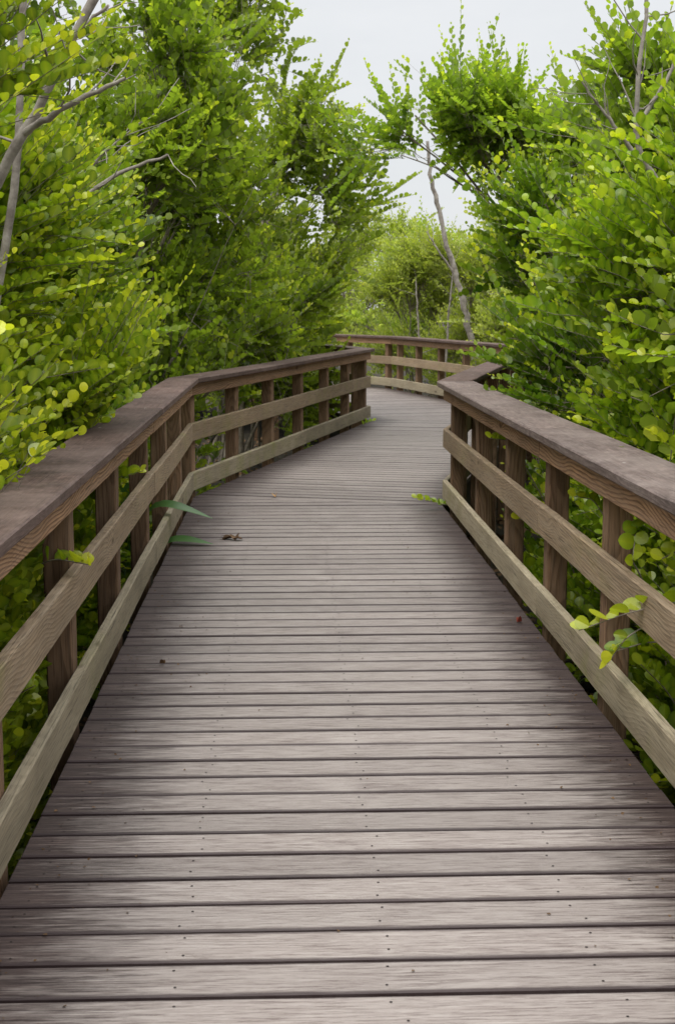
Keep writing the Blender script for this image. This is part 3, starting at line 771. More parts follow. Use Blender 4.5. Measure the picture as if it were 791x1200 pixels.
# (name, label, base xy, H, R, lean, shoots, leaf, detail, mat, extra)
BUSHES = [
 # left, hugging the foreground railing
 ('leafy_shrub', 'nearest shrub at the left edge, its big soft leaves beside the cap rail', (-2.15, 2.5), 2.75, 0.95, (0.25, 0.3), 2322, 0.047, 'hi', 'leaf', dict(skirt=1, tip_young=0.35, gaps=-0.35, sprays=5, wild=0.32)),
 ('leafy_shrub', 'low shrub with arching yellow tipped shoots over the left foreground railing', (-2.1, 4.2), 2.75, 1.0, (0.45, 0.2), 2580, 0.047, 'hi', 'leaf', dict(skirt=1, tip_young=0.5, L=(0.34, 0.74), gaps=-0.35, sprays=5, wild=0.32)),
 ('leafy_shrub', 'rounded shrub with rows of bright leaves behind the middle of the left railing', (-2.25, 5.9), 2.8, 1.0, (0.45, 0.1), 3096, 0.047, 'hi', 'leaf', dict(skirt=1, tip_young=0.45, L=(0.34, 0.74), gaps=-0.35, sprays=5, wild=0.32)),
 ('leafy_shrub', 'dense green shrub pressed against the left railing before the bend', (-2.45, 7.7), 3.0, 1.1, (0.4, 0), 2383, 0.052, 'mid', 'leaf', dict(skirt=1, tip_young=0.35, gaps=-0.35, sprays=5, wild=0.32)),
 ('leafy_shrub', 'dark green shrub right behind the left bend of the railing', (-2.5, 9.6), 3.1, 1.1, (0.4, 0), 2497, 0.052, 'mid', 'leaf', dict(skirt=1, tip_young=0.25, gaps=-0.35, sprays=5, wild=0.32)),
 # left, taller behind
 ('leafy_tree', 'tall leafy tree at the upper left with pale bare branches in front', (-3.3, 5.4), 4.5, 1.35, (0.5, 0.2), 2659, 0.055, 'mid', 'leaf_high', dict(upb=0.6, wild=0.5, gaps=-0.4, sprays=10, soft=True, reach=0.16)),
 ('leafy_tree', 'tall tree filling the upper left, upright sunlit shoots', (-3.5, 8.2), 5.5, 1.5, (0.6, 0), 2393, 0.061, 'mid', 'leaf_high', dict(upb=0.6, wild=0.5, gaps=-0.4, sprays=10, soft=True, reach=0.16)),
 ('leafy_tree', 'spreading tree above the left bend with thin bare twigs showing', (-3.4, 11.3), 6.0, 1.6, (0.9, 0), 2577, 0.061, 'mid', 'leaf_high', dict(upb=0.5, wild=0.5, gaps=-0.4, sprays=10, soft=True, reach=0.16)),
 ('leafy_tree', 'tree behind the algae stained railing, dark beneath and bright on top', (-2.2, 12.6), 5.2, 1.3, (0.5, 0.2), 2131, 0.061, 'mid', 'leaf_high', dict(wild=0.5, gaps=-0.4, sprays=10, soft=True, reach=0.16)),
 ('leafy_tree', 'tree leaning over the walk above the algae stained railing', (-1.9, 15.0), 5.7, 1.5, (0.55, 0), 2386, 0.061, 'mid', 'leaf_high', dict(upb=0.5, wild=0.5, gaps=-0.4, sprays=10, soft=True, reach=0.16)),
 ('leafy_tree', 'tree whose dark sprays reach right into the sky gap', (-1.5, 17.8), 4.9, 1.35, (1.0, 0.1), 1178, 0.061, 'mid', 'leaf_high', dict(upb=0.4, L=(0.4, 0.85), out_shell=0.7, wild=0.5, gaps=-0.4, sprays=10, soft=True, reach=0.16)),
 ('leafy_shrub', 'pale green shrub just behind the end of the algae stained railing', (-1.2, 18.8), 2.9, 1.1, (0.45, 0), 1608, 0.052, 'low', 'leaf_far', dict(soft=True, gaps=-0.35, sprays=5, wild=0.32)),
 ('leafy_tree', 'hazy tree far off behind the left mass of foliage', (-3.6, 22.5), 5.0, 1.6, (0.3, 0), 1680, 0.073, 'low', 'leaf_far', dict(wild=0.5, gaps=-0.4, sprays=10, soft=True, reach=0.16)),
 # right, along the foreground railing
 ('leafy_shrub', 'nearest right shrub crowding the outside of the foreground railing', (2.45, 3.9), 2.5, 1.0, (-0.2, 0.2), 1935, 0.056, 'hi', 'leaf', dict(skirt=-1, tip_young=0.3, gaps=-0.35, sprays=5, wild=0.32)),
 ('leafy_shrub', 'big leaved shrub with yellow tips at the right edge above the cap', (2.35, 5.5), 3.1, 1.05, (-0.25, 0), 2838, 0.056, 'hi', 'leaf', dict(skirt=-1, tip_young=0.45, L=(0.34, 0.70), gaps=-0.35, sprays=5, wild=0.32)),
 ('leafy_shrub', 'glossy round leaved shrub behind the middle of the right railing', (2.5, 7.2), 3.1, 1.1, (-0.3, 0), 2966, 0.056, 'hi', 'leaf', dict(skirt=-1, tip_young=0.4, L=(0.30, 0.64), gaps=-0.35, sprays=5, wild=0.32)),
 ('leafy_shrub', 'bushy shrub with yellow new leaves behind the right railing end', (2.55, 8.9), 2.9, 1.1, (-0.35, 0.2), 2724, 0.052, 'mid', 'leaf', dict(skirt=-1, tip_young=0.45, gaps=-0.35, sprays=5, wild=0.32, reach=0.3)),
 ('leafy_shrub', 'rounded shrub spilling over the dark hidden railing', (2.9, 11.0), 3.0, 1.1, (-0.35, 0), 2724, 0.052, 'mid', 'leaf', dict(skirt=-1, tip_young=0.35, gaps=-0.35, sprays=5, wild=0.32, reach=0.3, plus=[((1.62, 10.8, 1.70), (.38, .5, .28)), ((1.6, 10.9, 2.10), (.34, .5, .26))])),
 ('leafy_tree', 'tall tree at the upper right edge with dark upright leaf sprays', (3.1, 6.6), 4.3, 1.25, (-0.4, 0), 1766, 0.066, 'mid', 'leaf_high', dict(upb=0.6, wild=0.5, gaps=-0.4, sprays=10, soft=True, reach=0.16)),
 ('leafy_tree', 'broad tree on the right behind the bare grey branches', (3.4, 9.8), 3.9, 1.4, (-0.7, 0), 2131, 0.061, 'mid', 'leaf_high', dict(upb=0.5, wild=0.5, gaps=-0.4, sprays=10, soft=True, reach=0.16)),
 ('leafy_tree', 'tree with a rounded bright crown on the right of the path', (3.4, 12.8), 3.7, 1.2, (-0.4, 0.2), 2209, 0.061, 'mid', 'leaf_high', dict(upb=0.45, wild=0.5, gaps=-0.4, sprays=10, soft=True, reach=0.16)),
 ('leafy_tree', 'tree arching left across the sky gap above the walk', (3.1, 15.8), 5.3, 1.4, (-2.2, 0), 1977, 0.061, 'mid', 'leaf_high', dict(upb=0.4, stems=3, L=(0.35, 0.8), reach=0.3, lobes=[((0.62, 15.5, 3.5), (.34, .4, .24)), ((0.72, 15.6, 3.15), (.36, .4, .24)), ((0.85, 15.5, 3.45), (.42, .5, .30)), ((1.25, 15.5, 3.6), (.5, .6, .30)), ((1.7, 15.5, 3.4), (.55, .7, .30)), ((2.1, 15.7, 3.2), (.5, .5, .34)), ((2.6, 15.0, 3.1), (.7, .7, .5)), ((3.3, 15.2, 2.5), (.8, .9, .6)), ((1.4, 15.4, 3.3), (.45, .5, .3)), ((3.7, 15.4, 1.2), (.8, .9, .8)), ((3.7, 15.5, 0.1), (.8, .8, .7))], wild=0.5, gaps=-0.4, sprays=10, soft=True)),
 ('leafy_shrub', 'green shrub behind the far railing corner on the right', (3.6, 16.4), 3.2, 1.2, (-0.4, 0), 1702, 0.052, 'low', 'leaf', dict(soft=True, gaps=-0.35, sprays=5, wild=0.32)),
 # behind the far railing
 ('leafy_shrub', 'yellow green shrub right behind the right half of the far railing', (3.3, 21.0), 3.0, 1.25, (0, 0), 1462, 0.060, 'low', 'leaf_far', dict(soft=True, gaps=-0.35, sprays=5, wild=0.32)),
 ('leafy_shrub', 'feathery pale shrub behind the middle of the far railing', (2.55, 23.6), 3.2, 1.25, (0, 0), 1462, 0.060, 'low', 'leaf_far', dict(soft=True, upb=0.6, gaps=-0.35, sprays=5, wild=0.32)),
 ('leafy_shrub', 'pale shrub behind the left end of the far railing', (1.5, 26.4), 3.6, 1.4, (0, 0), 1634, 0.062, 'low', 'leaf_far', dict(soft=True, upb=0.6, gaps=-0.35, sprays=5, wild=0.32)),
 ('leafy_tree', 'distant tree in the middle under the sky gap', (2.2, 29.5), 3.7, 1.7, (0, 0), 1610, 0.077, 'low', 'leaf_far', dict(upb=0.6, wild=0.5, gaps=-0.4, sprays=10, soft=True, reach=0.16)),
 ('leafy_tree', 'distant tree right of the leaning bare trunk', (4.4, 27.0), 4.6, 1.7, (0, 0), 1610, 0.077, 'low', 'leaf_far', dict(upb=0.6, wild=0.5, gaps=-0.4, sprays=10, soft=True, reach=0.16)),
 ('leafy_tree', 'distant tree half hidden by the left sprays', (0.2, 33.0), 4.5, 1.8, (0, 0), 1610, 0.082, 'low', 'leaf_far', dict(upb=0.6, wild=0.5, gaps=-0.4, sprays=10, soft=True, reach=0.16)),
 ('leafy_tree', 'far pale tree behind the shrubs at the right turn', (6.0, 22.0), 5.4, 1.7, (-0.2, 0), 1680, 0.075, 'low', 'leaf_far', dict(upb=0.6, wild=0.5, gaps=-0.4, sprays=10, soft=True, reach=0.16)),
]
for i, (nm, lab, b, H, Rr, lean, ns, lf, det, mt, ex) in enumerate(BUSHES):
    base = (b[0], b[1], GROUND)
    lobes = ex.pop('lobes', None) or auto_lobes(100 + i, base, H, Rr, lean, skirt=ex.pop('skirt', 0.0))
    lobes = lobes + ex.pop('plus', [])
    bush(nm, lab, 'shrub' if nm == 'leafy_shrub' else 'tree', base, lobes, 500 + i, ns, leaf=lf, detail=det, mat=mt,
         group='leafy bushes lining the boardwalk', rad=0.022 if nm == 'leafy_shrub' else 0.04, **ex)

# far wood behind everything: copies of the three distant trees
protos = [o for o in SC.objects if o.parent is None and o.get('label', '').startswith('distant tree')]
def copy_tree(o, loc, rz, sc, label, group):
    r = o.copy(); COL.objects.link(r); r.location = loc; r.rotation_euler = (0, 0, rz); r.scale = (sc, sc, sc)
    r['label'] = label; r['group'] = group
    for ch in o.children:
        c = ch.copy(); COL.objects.link(c); c.parent = r
    return r
k = 0
for (x, y, sc) in ((-6.2, 14, 1.2), (-6.5, 9, 1.15), (-5.8, 19, 1.15), (-4.5, 28, 1.1), (-1.8, 37, 1.05), (1.8, 38, 1.0), (5.0, 36, 1.05), (7.6, 30, 1.15), (6.6, 14.5, 1.25), (6.4, 10.0, 1.15)):
    copy_tree(protos[k % len(protos)], (x, y, GROUND), k * 1.9, sc, 'tree deep in the wood, glimpsed only through gaps in nearer leaves', 'trees deep in the wood')
    k += 1

# ------------------------------------------------------------------ bare trees
def bare_tree(label, base, limbs, seed, mat='deadbark', group=None, twigs_n=10):
    """limbs: list of (points, r0, r1); twigs sprout from the upper parts"""
    rng = np.random.default_rng(seed)
    root = empty('bare_tree', tuple(base), label, 'bare tree', group)
    off = np.array(base); first = True
    for pts, r0, r1 in limbs:
        pts = np.array(pts, float); tb = Tubes()
        m = len(pts); u = np.linspace(0, m - 1, m * 5)
        c = np.stack([np.interp(u, np.arange(m), pts[:, k]) for k in range(3)], -1)
        for _ in range(2): c[1:-1] = (c[:-2] + 2 * c[1:-1] + c[2:]) / 4
        c[1:-1] += rng.normal(0, r0 * 0.20, (len(c) - 2, 3))
        rr = np.linspace(r0, r1, len(c)) * rng.normal(1, 0.06, len(c))
        tb.add(c, rr, 8)
        for _ in range(twigs_n):
            i = rng.integers(len(c) // 3, len(c)); d = norm(c[min(i + 1, len(c) - 1)] - c[i - 1] + rng.normal(0, 0.6, 3) * np.linalg.norm(c[min(i + 1, len(c) - 1)] - c[i - 1]))
            Lt = rng.uniform(0.15, 0.55) * (0.6 + r0 * 12); p = c[i]
            q = [p]
            for s in range(4):
                d = norm(d + rng.normal(0, 0.18, 3) + np.array([0, 0, 0.08])); p = p + d * Lt / 4; q.append(p)
            tb.add(q, np.linspace(min(rr[i] * 0.45, 0.008), 0.0018, 5), 5)
        tb.V = [v - off for v in tb.V]
        link('trunk' if first else 'branch', tb.mesh('trunk'), M[mat], root); first = False
    return root

bare_tree('bare grey branching trunk leaning right at the upper left corner', (-2.2, 4.9, GROUND),
    [([(-2.2, 4.9, GROUND), (-1.75, 5.0, 0.6), (-1.42, 5.05, 1.55), (-1.12, 5.05, 2.08), (-0.92, 5.05, 2.42), (-0.76, 5.05, 2.72), (-0.6, 5.05, 3.2)], 0.025, 0.013),
     ([(-1.13, 5.05, 2.06), (-1.0, 5.0, 2.13), (-0.85, 4.98, 2.2), (-0.74, 4.95, 2.24)], 0.014, 0.006),
     ([(-1.00, 5.05, 2.26), (-0.94, 5.1, 2.42), (-0.82, 5.12, 2.52)], 0.011, 0.005)], 21, twigs_n=4)
bare_tree('thin straight bare stem standing left of the leaning bare trunk', (-1.75, 5.5, GROUND),
    [([(-1.75, 5.5, GROUND), (-1.45, 5.5, 0.9), (-1.24, 5.5, 2.1), (-1.2, 5.5, 2.9), (-1.18, 5.5, 3.6)], 0.02, 0.011)], 22, twigs_n=3)
bare_tree('bare brown limb with forked dead twigs amid the left foliage', (-2.6, 7.3, GROUND),
    [([(-2.6, 7.3, GROUND), (-2.2, 7.3, 1.0), (-1.65, 7.2, 1.75), (-1.15, 7.1, 2.1), (-0.85, 7.05, 2.2)], 0.022, 0.007),
     ([(-1.45, 7.15, 1.92), (-1.2, 7.1, 2.2), (-0.98, 7.05, 2.36)], 0.012, 0.004)], 23, twigs_n=7)
bare_tree('leaning pale bare trunk in the middle distance below the sky gap', (2.45, 22.2, GROUND),
    [([(2.45, 22.2, GROUND), (2.22, 22.2, 0.6), (2.06, 22.2, 1.3), (1.84, 22.2, 2.1), (1.62, 22.2, 2.9), (1.46, 22.2, 3.55), (1.42, 22.2, 4.0)], 0.062, 0.026),
     ([(1.9, 22.2, 1.9), (1.6, 22.1, 2.3), (1.4, 22.1, 2.6)], 0.02, 0.008)], 24, twigs_n=5)
for lab, x, y, h, dx in (('thin pale bare stem left of the leaning trunk beyond the far railing', 1.72, 22.9, 2.9, 0.2), ('slender bare stem upright behind the middle of the far railing', 1.42, 23.0, 2.6, -0.12)):
    bare_tree(lab, (x, y, GROUND), [([(x, y, GROUND), (x + dx * .4, y, GROUND + h * .4), (x + dx * .6, y, GROUND + h * .7), (x + dx, y, GROUND + h)], 0.028, 0.01)], int(x * 100), twigs_n=9)
bare_tree('cluster of bare grey dead branches at the upper right', (3.0, 8.6, GROUND),
    [([(3.0, 8.6, GROUND), (2.6, 8.4, 0.9), (2.1, 8.2, 1.9), (1.72, 8.1, 2.3), (1.72, 8.1, 2.75), (1.76, 8.1, 3.4)], 0.028, 0.01),
     ([(1.72, 8.1, 2.3), (1.55, 8.05, 2.5), (1.38, 8.0, 2.7)], 0.014, 0.005),
     ([(1.74, 8.1, 2.5), (1.9, 8.1, 2.75), (2.0, 8.1, 3.1)], 0.014, 0.005)], 25, twigs_n=8)

# ------------------------------------------------------------------ sprigs reaching through the railings
def sprig(label, pts, n_leaf, leaf, seed, young=0.5, tone=0.6, name='leafy_sprig'):
    """one leafy shoot rising from the ground outside the railing; pts = path, leaves on its last part"""
    rng = np.random.default_rng(seed)
    pts = np.array(pts, float); base = pts[0]
    u = np.linspace(0, len(pts) - 1, 40)
    c = np.stack([np.interp(u, np.arange(len(pts)), pts[:, k]) for k in range(3)], -1)
    for _ in range(4): c[1:-1] = (c[:-2] + 2 * c[1:-1] + c[2:]) / 4
    root = empty(name, tuple(base), label, 'sprig', 'sprigs poking through the railings')
    tb = Tubes(); tb.add(c - base, np.linspace(0.005, 0.0018, 40), 5)
    link('stem', tb.mesh('stem'), M['bark'], root)
    # arc length from the tip
    seg = np.linalg.norm(np.diff(c, axis=0), axis=1); s = np.concatenate([[0], np.cumsum(seg)])
    tot = s[-1]; ks = np.arange(n_leaf)
    sk = tot - ks * leaf * 0.55 - 0.005
    P = np.stack([np.interp(sk, s, c[:, k]) for k in range(3)], -1)
    T = norm(np.stack([np.interp(sk, s, np.gradient(c[:, k])) for k in range(3)], -1))
    S = norm(np.cross(T, np.array([0.1, 0.25, 1.0]))); B = np.cross(S, T)
    side = np.where(ks % 2 == 0, 1, -1)[:, None]
    A = norm(T * 0.6 + S * side * 0.45 + B * 0.62 + rng.normal(0, 0.12, (n_leaf, 3)))
    Nn = norm(B * 0.5 - S * side * 0.55 + np.array([0, -0.5, 0.1]) + rng.normal(0, 0.2, (n_leaf, 3)))
    size = leaf * np.where(ks < 2, 0.8, 1.0) * rng.normal(1, 0.1, n_leaf)
    age = np.clip(young * (1 - ks / max(4, n_leaf * 0.6)) + rng.normal(0, 0.1, n_leaf), 0, 1)
    lc = np.stack([np.clip(rng.normal(tone, 0.12, n_leaf), 0, 1), age], -1)
    link('leaves', leaves_mesh('leaves', P - base, A, Nn, size, lc, LEAF_HI), M['leaf'], root)
    return root

def sp(s, lat, z): p = s1(s, lat); return (p[0], p[1], z)
sprig('yellow tipped sprig in front of the second left post', [sp(4.9, -1.5, GROUND), sp(4.8, -1.25, 0.1), sp(4.75, -1.0, 0.5), sp(4.62, -0.80, 0.60), sp(4.5, -0.665, 0.60)], 7, 0.062, 31, young=0.95)
sprig('small yellow tipped sprig under the fascia between left posts', [sp(6.9, -1.5, GROUND), sp(6.8, -1.2, 0.2), sp(6.75, -0.95, 0.58), sp(6.6, -0.70, 0.66)], 6, 0.058, 32, young=0.9)
sprig('hanging sprig of pale green leaves below the right fascia', [sp(4.7, 1.8, GROUND), sp(4.7, 1.6, 0.5), sp(4.7, 1.33, 0.84), sp(4.62, 1.20, 0.72), sp(4.5, 1.16, 0.60)], 7, 0.066, 33, young=0.35, tone=0.9)
sprig('large leaved sprig lying over the right middle rail', [sp(4.6, 1.9, GROUND), sp(4.45, 1.7, 0.0), sp(4.35, 1.5, 0.50), sp(4.2, 1.25, 0.53), sp(4.2, 1.07, 0.49), sp(4.3, 0.94, 0.41)], 20, 0.066, 34, young=0.55, tone=0.9)
sprig('dark two leaved sprig above the right bottom rail', [sp(4.75, 1.9, GROUND), sp(4.6, 1.6, 0.0), sp(4.5, 1.35, 0.32), sp(4.45, 1.2, 0.33), sp(4.42, 1.10, 0.31)], 4, 0.066, 35, young=0.0, tone=0.35)
sprig('little yellow curled sprig hanging below the right middle rail', [sp(4.7, 1.9, GROUND), sp(4.5, 1.5, 0.2), sp(4.45, 1.25, 0.42), sp(4.4, 1.12, 0.36), sp(4.4, 1.06, 0.27)], 5, 0.05, 39, young=1.3)
sprig('yellow speckled sprig between the right lower rails', [sp(7.2, 1.8, GROUND), sp(7.1, 1.5, 0.1), sp(7.0, 1.3, 0.32), sp(6.95, 1.19, 0.36)], 5, 0.058, 36, young=1.0)
sprig('low bright sprig on the deck at the end of the right railing', [sp(9.9, 1.6, GROUND), sp(9.85, 1.35, -0.15), sp(9.7, 1.17, 0.02), sp(9.62, 1.03, 0.06), sp(9.55, 0.90, 0.10)], 11, 0.055, 37, young=0.5, tone=0.9)
sprig('tiny green sprig at the foot of the algae stained railing end', [(0.0, 16.9, GROUND), (0.1, 16.7, -0.3), (0.33, 16.4, 0.05), (0.45, 16.3, 0.08)], 7, 0.06, 38, young=0.2, tone=0.7)

for (lab, a, b, c_, tip, nl, lf, yg, sd) in (
    ('green sprig between the second and third right posts at middle rail height', (5.6, 1.8, GROUND), (5.6, 1.5, 0.3), (5.55, 1.26, 0.66), (5.5, 1.17, 0.68), 6, 0.058, 0.5, 41),
    ('yellow tipped sprig close beside the hanging pale sprig', (4.3, 1.9, GROUND), (4.3, 1.6, 0.4), (4.28, 1.3, 0.70), (4.22, 1.18, 0.66), 6, 0.06, 0.8, 42),
    ('leafy sprig low behind the widest right post', (4.6, 1.9, GROUND), (4.7, 1.6, -0.3), (4.6, 1.32, 0.12), (4.5, 1.2, 0.24), 8, 0.06, 0.2, 43),
    ('green sprig under the right fascia three posts from the end', (7.9, 1.8, GROUND), (7.8, 1.5, 0.3), (7.8, 1.28, 0.68), (7.75, 1.15, 0.70), 6, 0.055, 0.5, 44),
    ('leafy sprig between the left middle and bottom rails by the first post', (4.2, -1.5, GROUND), (4.2, -1.2, -0.2), (4.15, -0.92, 0.22), (4.1, -0.78, 0.30), 7, 0.055, 0.3, 45),
    ('fresh green sprig above the algae stained middle rail', (-1.5, 12.4, GROUND), (-1.25, 12.2, 0.2), (-0.95, 12.1, 0.62), (-0.68, 12.0, 0.68), 7, 0.055, 0.5, 46)):
    P4 = [sp(*q) for q in (a, b, c_, tip)] if a[1] != 12.4 else [a, b, c_, tip]
    sprig(lab, P4, nl, lf, sd, young=yg, tone=0.7)

# ------------------------------------------------------------------ strap leaved plant lying through the left railing
def strap_plant():
    base = np.array(sp(8.4, -1.1, GROUND))
    root = empty('strap_leaf_plant', tuple(base), 'dark green strap leaved plant lying out onto the deck from under the left railing', 'plant')
    rng = random.Random(3)
    blades = [([sp(8.4, -1.1, GROUND), sp(8.3, -0.98, 0.05), sp(8.3, -0.83, 0.245), sp(8.27, -0.70, 0.245), sp(8.22, -0.46, 0.17)], 0.055),
              ([sp(8.4, -1.1, GROUND), sp(8.3, -0.95, -0.2), sp(8.32, -0.76, 0.018), sp(8.28, -0.64, 0.03), sp(8.22, -0.46, 0.012)], 0.05),
              ([sp(7.95, -1.1, GROUND), sp(8.1, -1.1, -0.1), sp(8.2, -1.0, 0.3), sp(8.2, -0.9, 0.45)], 0.06),
              ([sp(7.95, -1.15, GROUND), sp(7.8, -1.4, -0.1), sp(7.6, -1.6, 0.2), sp(7.5, -1.75, 0.15)], 0.06)]
    for pts, w in blades:
        pts = np.array(pts); m = 14
        u = np.linspace(0, len(pts) - 1, m)
        c = np.stack([np.interp(u, np.arange(len(pts)), pts[:, k]) for k in range(3)], -1)
        for _ in range(2): c[1:-1] = (c[:-2] + 2 * c[1:-1] + c[2:]) / 4
        t = norm(np.gradient(c, axis=0)); S = norm(np.cross(t, np.array([0, -0.25, 1.0]))); B = np.cross(S, t)
        x = np.linspace(0, 1, m); hw = w * np.clip(np.where(x < 0.45, 0.18 + 0.1 * x, np.sin(np.pi * np.clip((x - 0.40) / 0.6, 0, 1) ** 0.8) + 0.05), 0.02, 1)
        hw[-1] = 0.002
        V = np.concatenate([c + S * hw[:, None] + B * 0.25 * hw[:, None], c, c - S * hw[:, None] + B * 0.25 * hw[:, None]]) - base
        F = []
        for i in range(m - 1):
            F += [[i, i + 1, m + i + 1, m + i], [m + i, m + i + 1, 2 * m + i + 1, 2 * m + i]]
        F = np.array(F); C = np.ones((3 * m, 4)); C[:, 0] = 0.5; C[:, 1] = 0.12; C[:, 2] = np.repeat([0, 1, 0], m)
        link('leaf_blade', mesh_from_np('leaf_blade', V, F.ravel(), np.arange(len(F)) * 4, np.full(len(F), 4), {'lc': C}, True), M['strap'], root)
strap_plant()

# ------------------------------------------------------------------ ferns on the swamp floor
def fern(label, base, n, size, seed):
    rng = np.random.default_rng(seed); base = np.array(base, float)
    root = empty('fern', tuple(base), label, 'fern', 'ferns on the swamp floor')
    P, A, Nn, S_, C = [], [], [], [], []
    tb = Tubes()
    for k in range(n):
        az = rng.uniform(0, 6.28); L = size * rng.uniform(0.7, 1.15); m = 26
        t = np.linspace(0, 1, m); h = np.array([math.cos(az), math.sin(az), 0])
        lift = rng.uniform(0.7, 1.15)
        c = h * (L * 0.75 * t ** 1.1)[:, None] + np.array([0, 0, 1]) * (L * lift * (t - 0.62 * t ** 2.2))[:, None]
        tb.add(c, np.linspace(0.004, 0.001, m), 4)
        T = norm(np.gradient(c, axis=0)); S = norm(np.cross(T, [0, 0, 1.0])); B = np.cross(S, T)
        for sd in (-1, 1):
            P.append(c[4:]); A.append(norm(S[4:] * sd + T[4:] * 0.45 - B[4:] * 0.15)); Nn.append(B[4:] + rng.normal(0, .15, (m - 4, 3)))
            S_.append(L * 0.24 * np.sin(np.pi * (0.12 + 0.86 * t[4:])) + 0.012)
            C.append(np.stack([np.clip(rng.normal(.45, .2, m - 4), 0, 1), np.clip(t[4:] * .3, 0, 1)], -1))
    link('stems', tb.mesh('stems'), M['fern'], root)
    slim = dict(v=np.array([(0, 0, 0), (.4, .085, 1), (1, 0, .2), (.4, -.085, 1)], float), f=[[0, 2, 1], [0, 3, 2]], rib=np.zeros(4))
    link('fronds', leaves_mesh('fronds', np.concatenate(P), np.concatenate(A), norm(np.concatenate(Nn)), np.concatenate(S_), np.concatenate(C), slim, cup=0.03), M['fern'], root)
rf = random.Random(8)
FERNS = [('feathery fern below the left railing at the first visible post', sp(3.9, -1.22, GROUND), 15, 0.62),
         ('fern between the first two visible left posts', sp(4.6, -1.35, GROUND), 14, 0.6),
         ('fern behind the left bottom rail by the third post', sp(5.6, -1.3, GROUND), 13, 0.55),
         ('fern in the shade behind the strap leaved plant', sp(7.2, -1.35, GROUND), 12, 0.5),
         ('fern outside the right bottom rail at the frame edge', sp(3.6, 1.7, GROUND), 13, 0.5),
         ('fern outside the right railing beside the widest post', sp(5.4, 1.65, GROUND), 12, 0.5)]
for i, (lab, b, n, sz) in enumerate(FERNS): fern(lab, b, n, sz, 60 + i)

# ------------------------------------------------------------------ leaf litter on the ground (uncountable) and single fallen leaves on the deck
def litter():
    rng = np.random.default_rng(9); n = 9000
    y = rng.uniform(1.5, 22, n); x = np.where(rng.random(n) < .5, xl(y) - rng.uniform(-.2, 2.2, n), xr(y) + rng.uniform(-.2, 2.2, n))
    z = GROUND + 0.05 + rng.uniform(0, 0.05, n)
    a = rng.uniform(0, 6.28, n); A = np.stack([np.cos(a), np.sin(a), rng.normal(0, .3, n)], -1)
    Nn = norm(np.array([0, 0, 1.0]) + rng.normal(0, .4, (n, 3)))
    o = link('leaf_litter', leaves_mesh('leaf_litter', np.stack([x, y, z], -1), norm(A), Nn, rng.uniform(.03, .07, n), rng.random((n, 2)), LEAF_MID), M['litter'])
    tag(o, 'brown leaf litter on the swamp floor beside the deck', 'leaf litter', None, 'stuff')
litter()

def grit():
    rng = np.random.default_rng(19); n = 420
    s_ = rng.uniform(2.2, 9.8, n); e = np.abs(rng.normal(0, 0.16, n)); left = rng.random(n) < 0.55
    lat = np.where(rng.random(n) < 0.12, rng.uniform(-0.6, 1.0, n), np.where(left, -0.70 + e, 1.10 - e))
    P = np.array([[*s1(a, b), 0.0035] for a, b in zip(s_, lat)])
    a = rng.uniform(0, 6.28, n); A = np.stack([np.cos(a), np.sin(a), rng.normal(0, .15, n)], -1)
    Nn = norm(np.array([0, 0, 1.0]) + rng.normal(0, .35, (n, 3)))
    o = link('leaf_crumbs', leaves_mesh('leaf_crumbs', P, norm(A), Nn, rng.uniform(.004, .014, n), rng.random((n, 2)), LEAF_LOW), M['litter'])
    tag(o, 'brown crumbs of dead leaf scattered along the deck edges', 'leaf litter', None, 'stuff')
grit()

def fallen(label, s, lat, size, mat, seed, curl=0.35, n=1):
    rng = np.random.default_rng(seed)
    p0 = np.array(sp(s, lat, 0.006))
    P = np.zeros((n, 3)); P[:, :2] = rng.normal(0, size * .45, (n, 2)) if n > 1 else 0; P[:, 2] = np.arange(n) * 0.006
    a = rng.uniform(0, 6.28, n); A = np.stack([np.cos(a), np.sin(a), np.full(n, .10)], -1)
    Nn = norm(np.array([0, 0, 1.0]) + rng.normal(0, .22, (n, 3)))
    o = link('fallen_leaf', leaves_mesh('fallen_leaf', P, norm(A), Nn, size * rng.uniform(.8, 1.15, n), np.zeros((n, 2)), LEAF_HI, cup=curl), M[mat])
    o.location = p0
    tag(o, label, 'fallen leaf', 'fallen leaves on the deck')
fallen('crumpled brown dead leaves lying near the strap leaved plant', 8.45, -0.36, 0.062, 'litter', 1, 0.3, 4)
fallen('small yellow leaf lying on the far boards past the left bend', 10.3, -0.1, 0.05, 'yellowleaf', 2)
fallen('small red dead leaf near the right edge of the deck', 6.12, 1.05, 0.034, 'redleaf', 3, 0.5)
fallen('tiny brown leaf scrap on the boards near the left railing', 5.45, -0.53, 0.026, 'litter', 4)

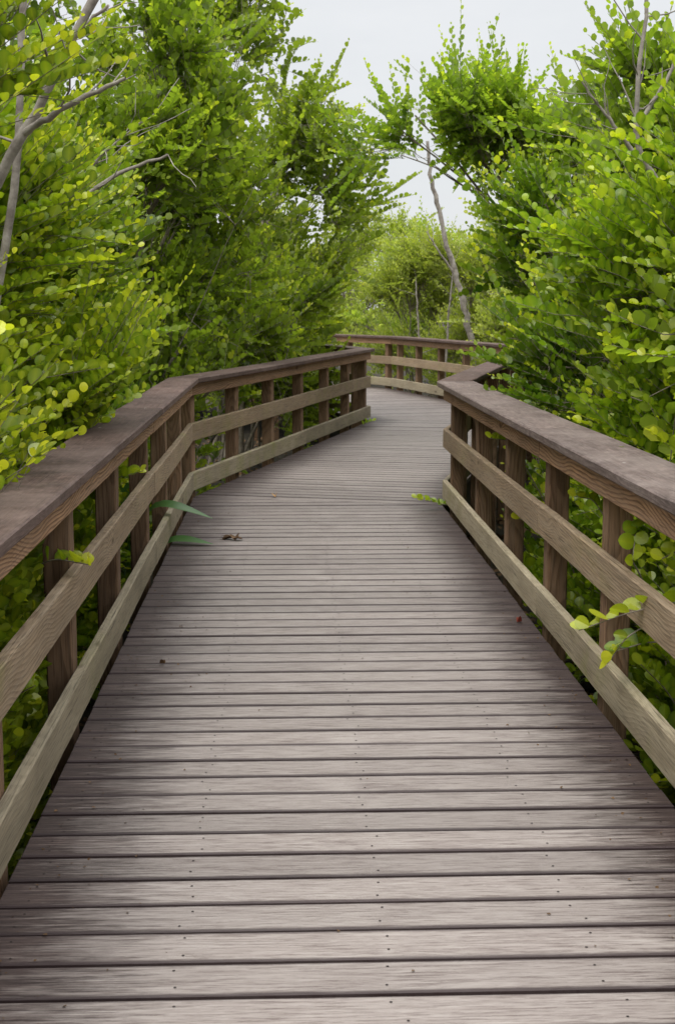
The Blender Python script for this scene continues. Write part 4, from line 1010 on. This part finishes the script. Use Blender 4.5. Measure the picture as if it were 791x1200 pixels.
# ------------------------------------------------------------------ sky, sun, camera
def world():
    w = bpy.data.worlds.new('World'); SC.world = w; w.use_nodes = True
    nt = w.node_tree; nt.nodes.clear(); q = N(nt)
    sky = q.n('ShaderNodeTexSky'); sky.sky_type = 'NISHITA'; sky.sun_disc = False
    sky.sun_elevation = R(SUN_EL); sky.sun_rotation = R(SUN_ROT); sky.dust_density = 2.0
    tc = q.n('ShaderNodeTexCoord')
    c1 = q.noise(q.scale(tc.outputs['Generated'], (1, 1, 2.5)), 2.2, 6, 0.6)
    cl = q.mix(q.mrange(c1.outputs['Fac'], 0.3, 0.7), (0.80, 0.825, 0.85), (0.96, 0.965, 0.975))
    sz = q.n('ShaderNodeSeparateXYZ'); q.l(tc.outputs['Generated'], sz.inputs[0])
    # overcast dome: the zenith is up to three times as bright as the horizon
    gain = q.math('MULTIPLY_ADD', q.mrange(sz.outputs[2], 0.22, 1.0, 0.0, 1.0), 2.5, 1.0)
    gv = q.n('ShaderNodeCombineXYZ')
    for i in range(3): q.l(gain, gv.inputs[i])
    cl = q.mix(1.0, cl, gv.outputs[0], 'MULTIPLY')
    skc = q.mix(1.0, sky.outputs[0], (0.10, 0.10, 0.10, 1), 'MULTIPLY')
    col = q.mix(0.88, skc, cl)
    bg = q.n('ShaderNodeBackground'); q.l(col, bg.inputs[0]); bg.inputs[1].default_value = 1.0  # cloud layer over a 0.1 strength clear sky
    out = q.n('ShaderNodeOutputWorld'); q.l(bg.outputs[0], out.inputs[0])
SUN_EL, SUN_ROT = 60, 212      # veiled sun, high behind the viewer's left shoulder
world()
sl = bpy.data.lights.new('sun', 'SUN'); sl.energy = 1.5; sl.angle = R(25); sl.color = (1.0, 0.965, 0.90)
so = bpy.data.objects.new('sun', sl); COL.objects.link(so)
az = R(SUN_ROT); el = R(SUN_EL)
sd = Vector((math.sin(az) * math.cos(el), math.cos(az) * math.cos(el), math.sin(el)))
so.rotation_euler = sd.to_track_quat('Z', 'Y').to_euler()

cam = bpy.data.cameras.new('camera'); co = bpy.data.objects.new('camera', cam); COL.objects.link(co)
co.location = (0, 0, 1.46)
cam.sensor_fit = 'VERTICAL'; cam.sensor_height = 36.0; cam.lens = 36.0 * 1600 / 1200
co.rotation_euler = (math.pi / 2 - math.atan(244 / 1600), 0, 0)
cam.clip_start = 0.05; cam.clip_end = 2000
cam.dof.use_dof = True; cam.dof.focus_distance = 4.8; cam.dof.aperture_fstop = 11.0
SC.camera = co
SC.view_settings.view_transform = 'Standard'; SC.view_settings.look = 'None'; SC.view_settings.exposure = 0; SC.view_settings.gamma = 1
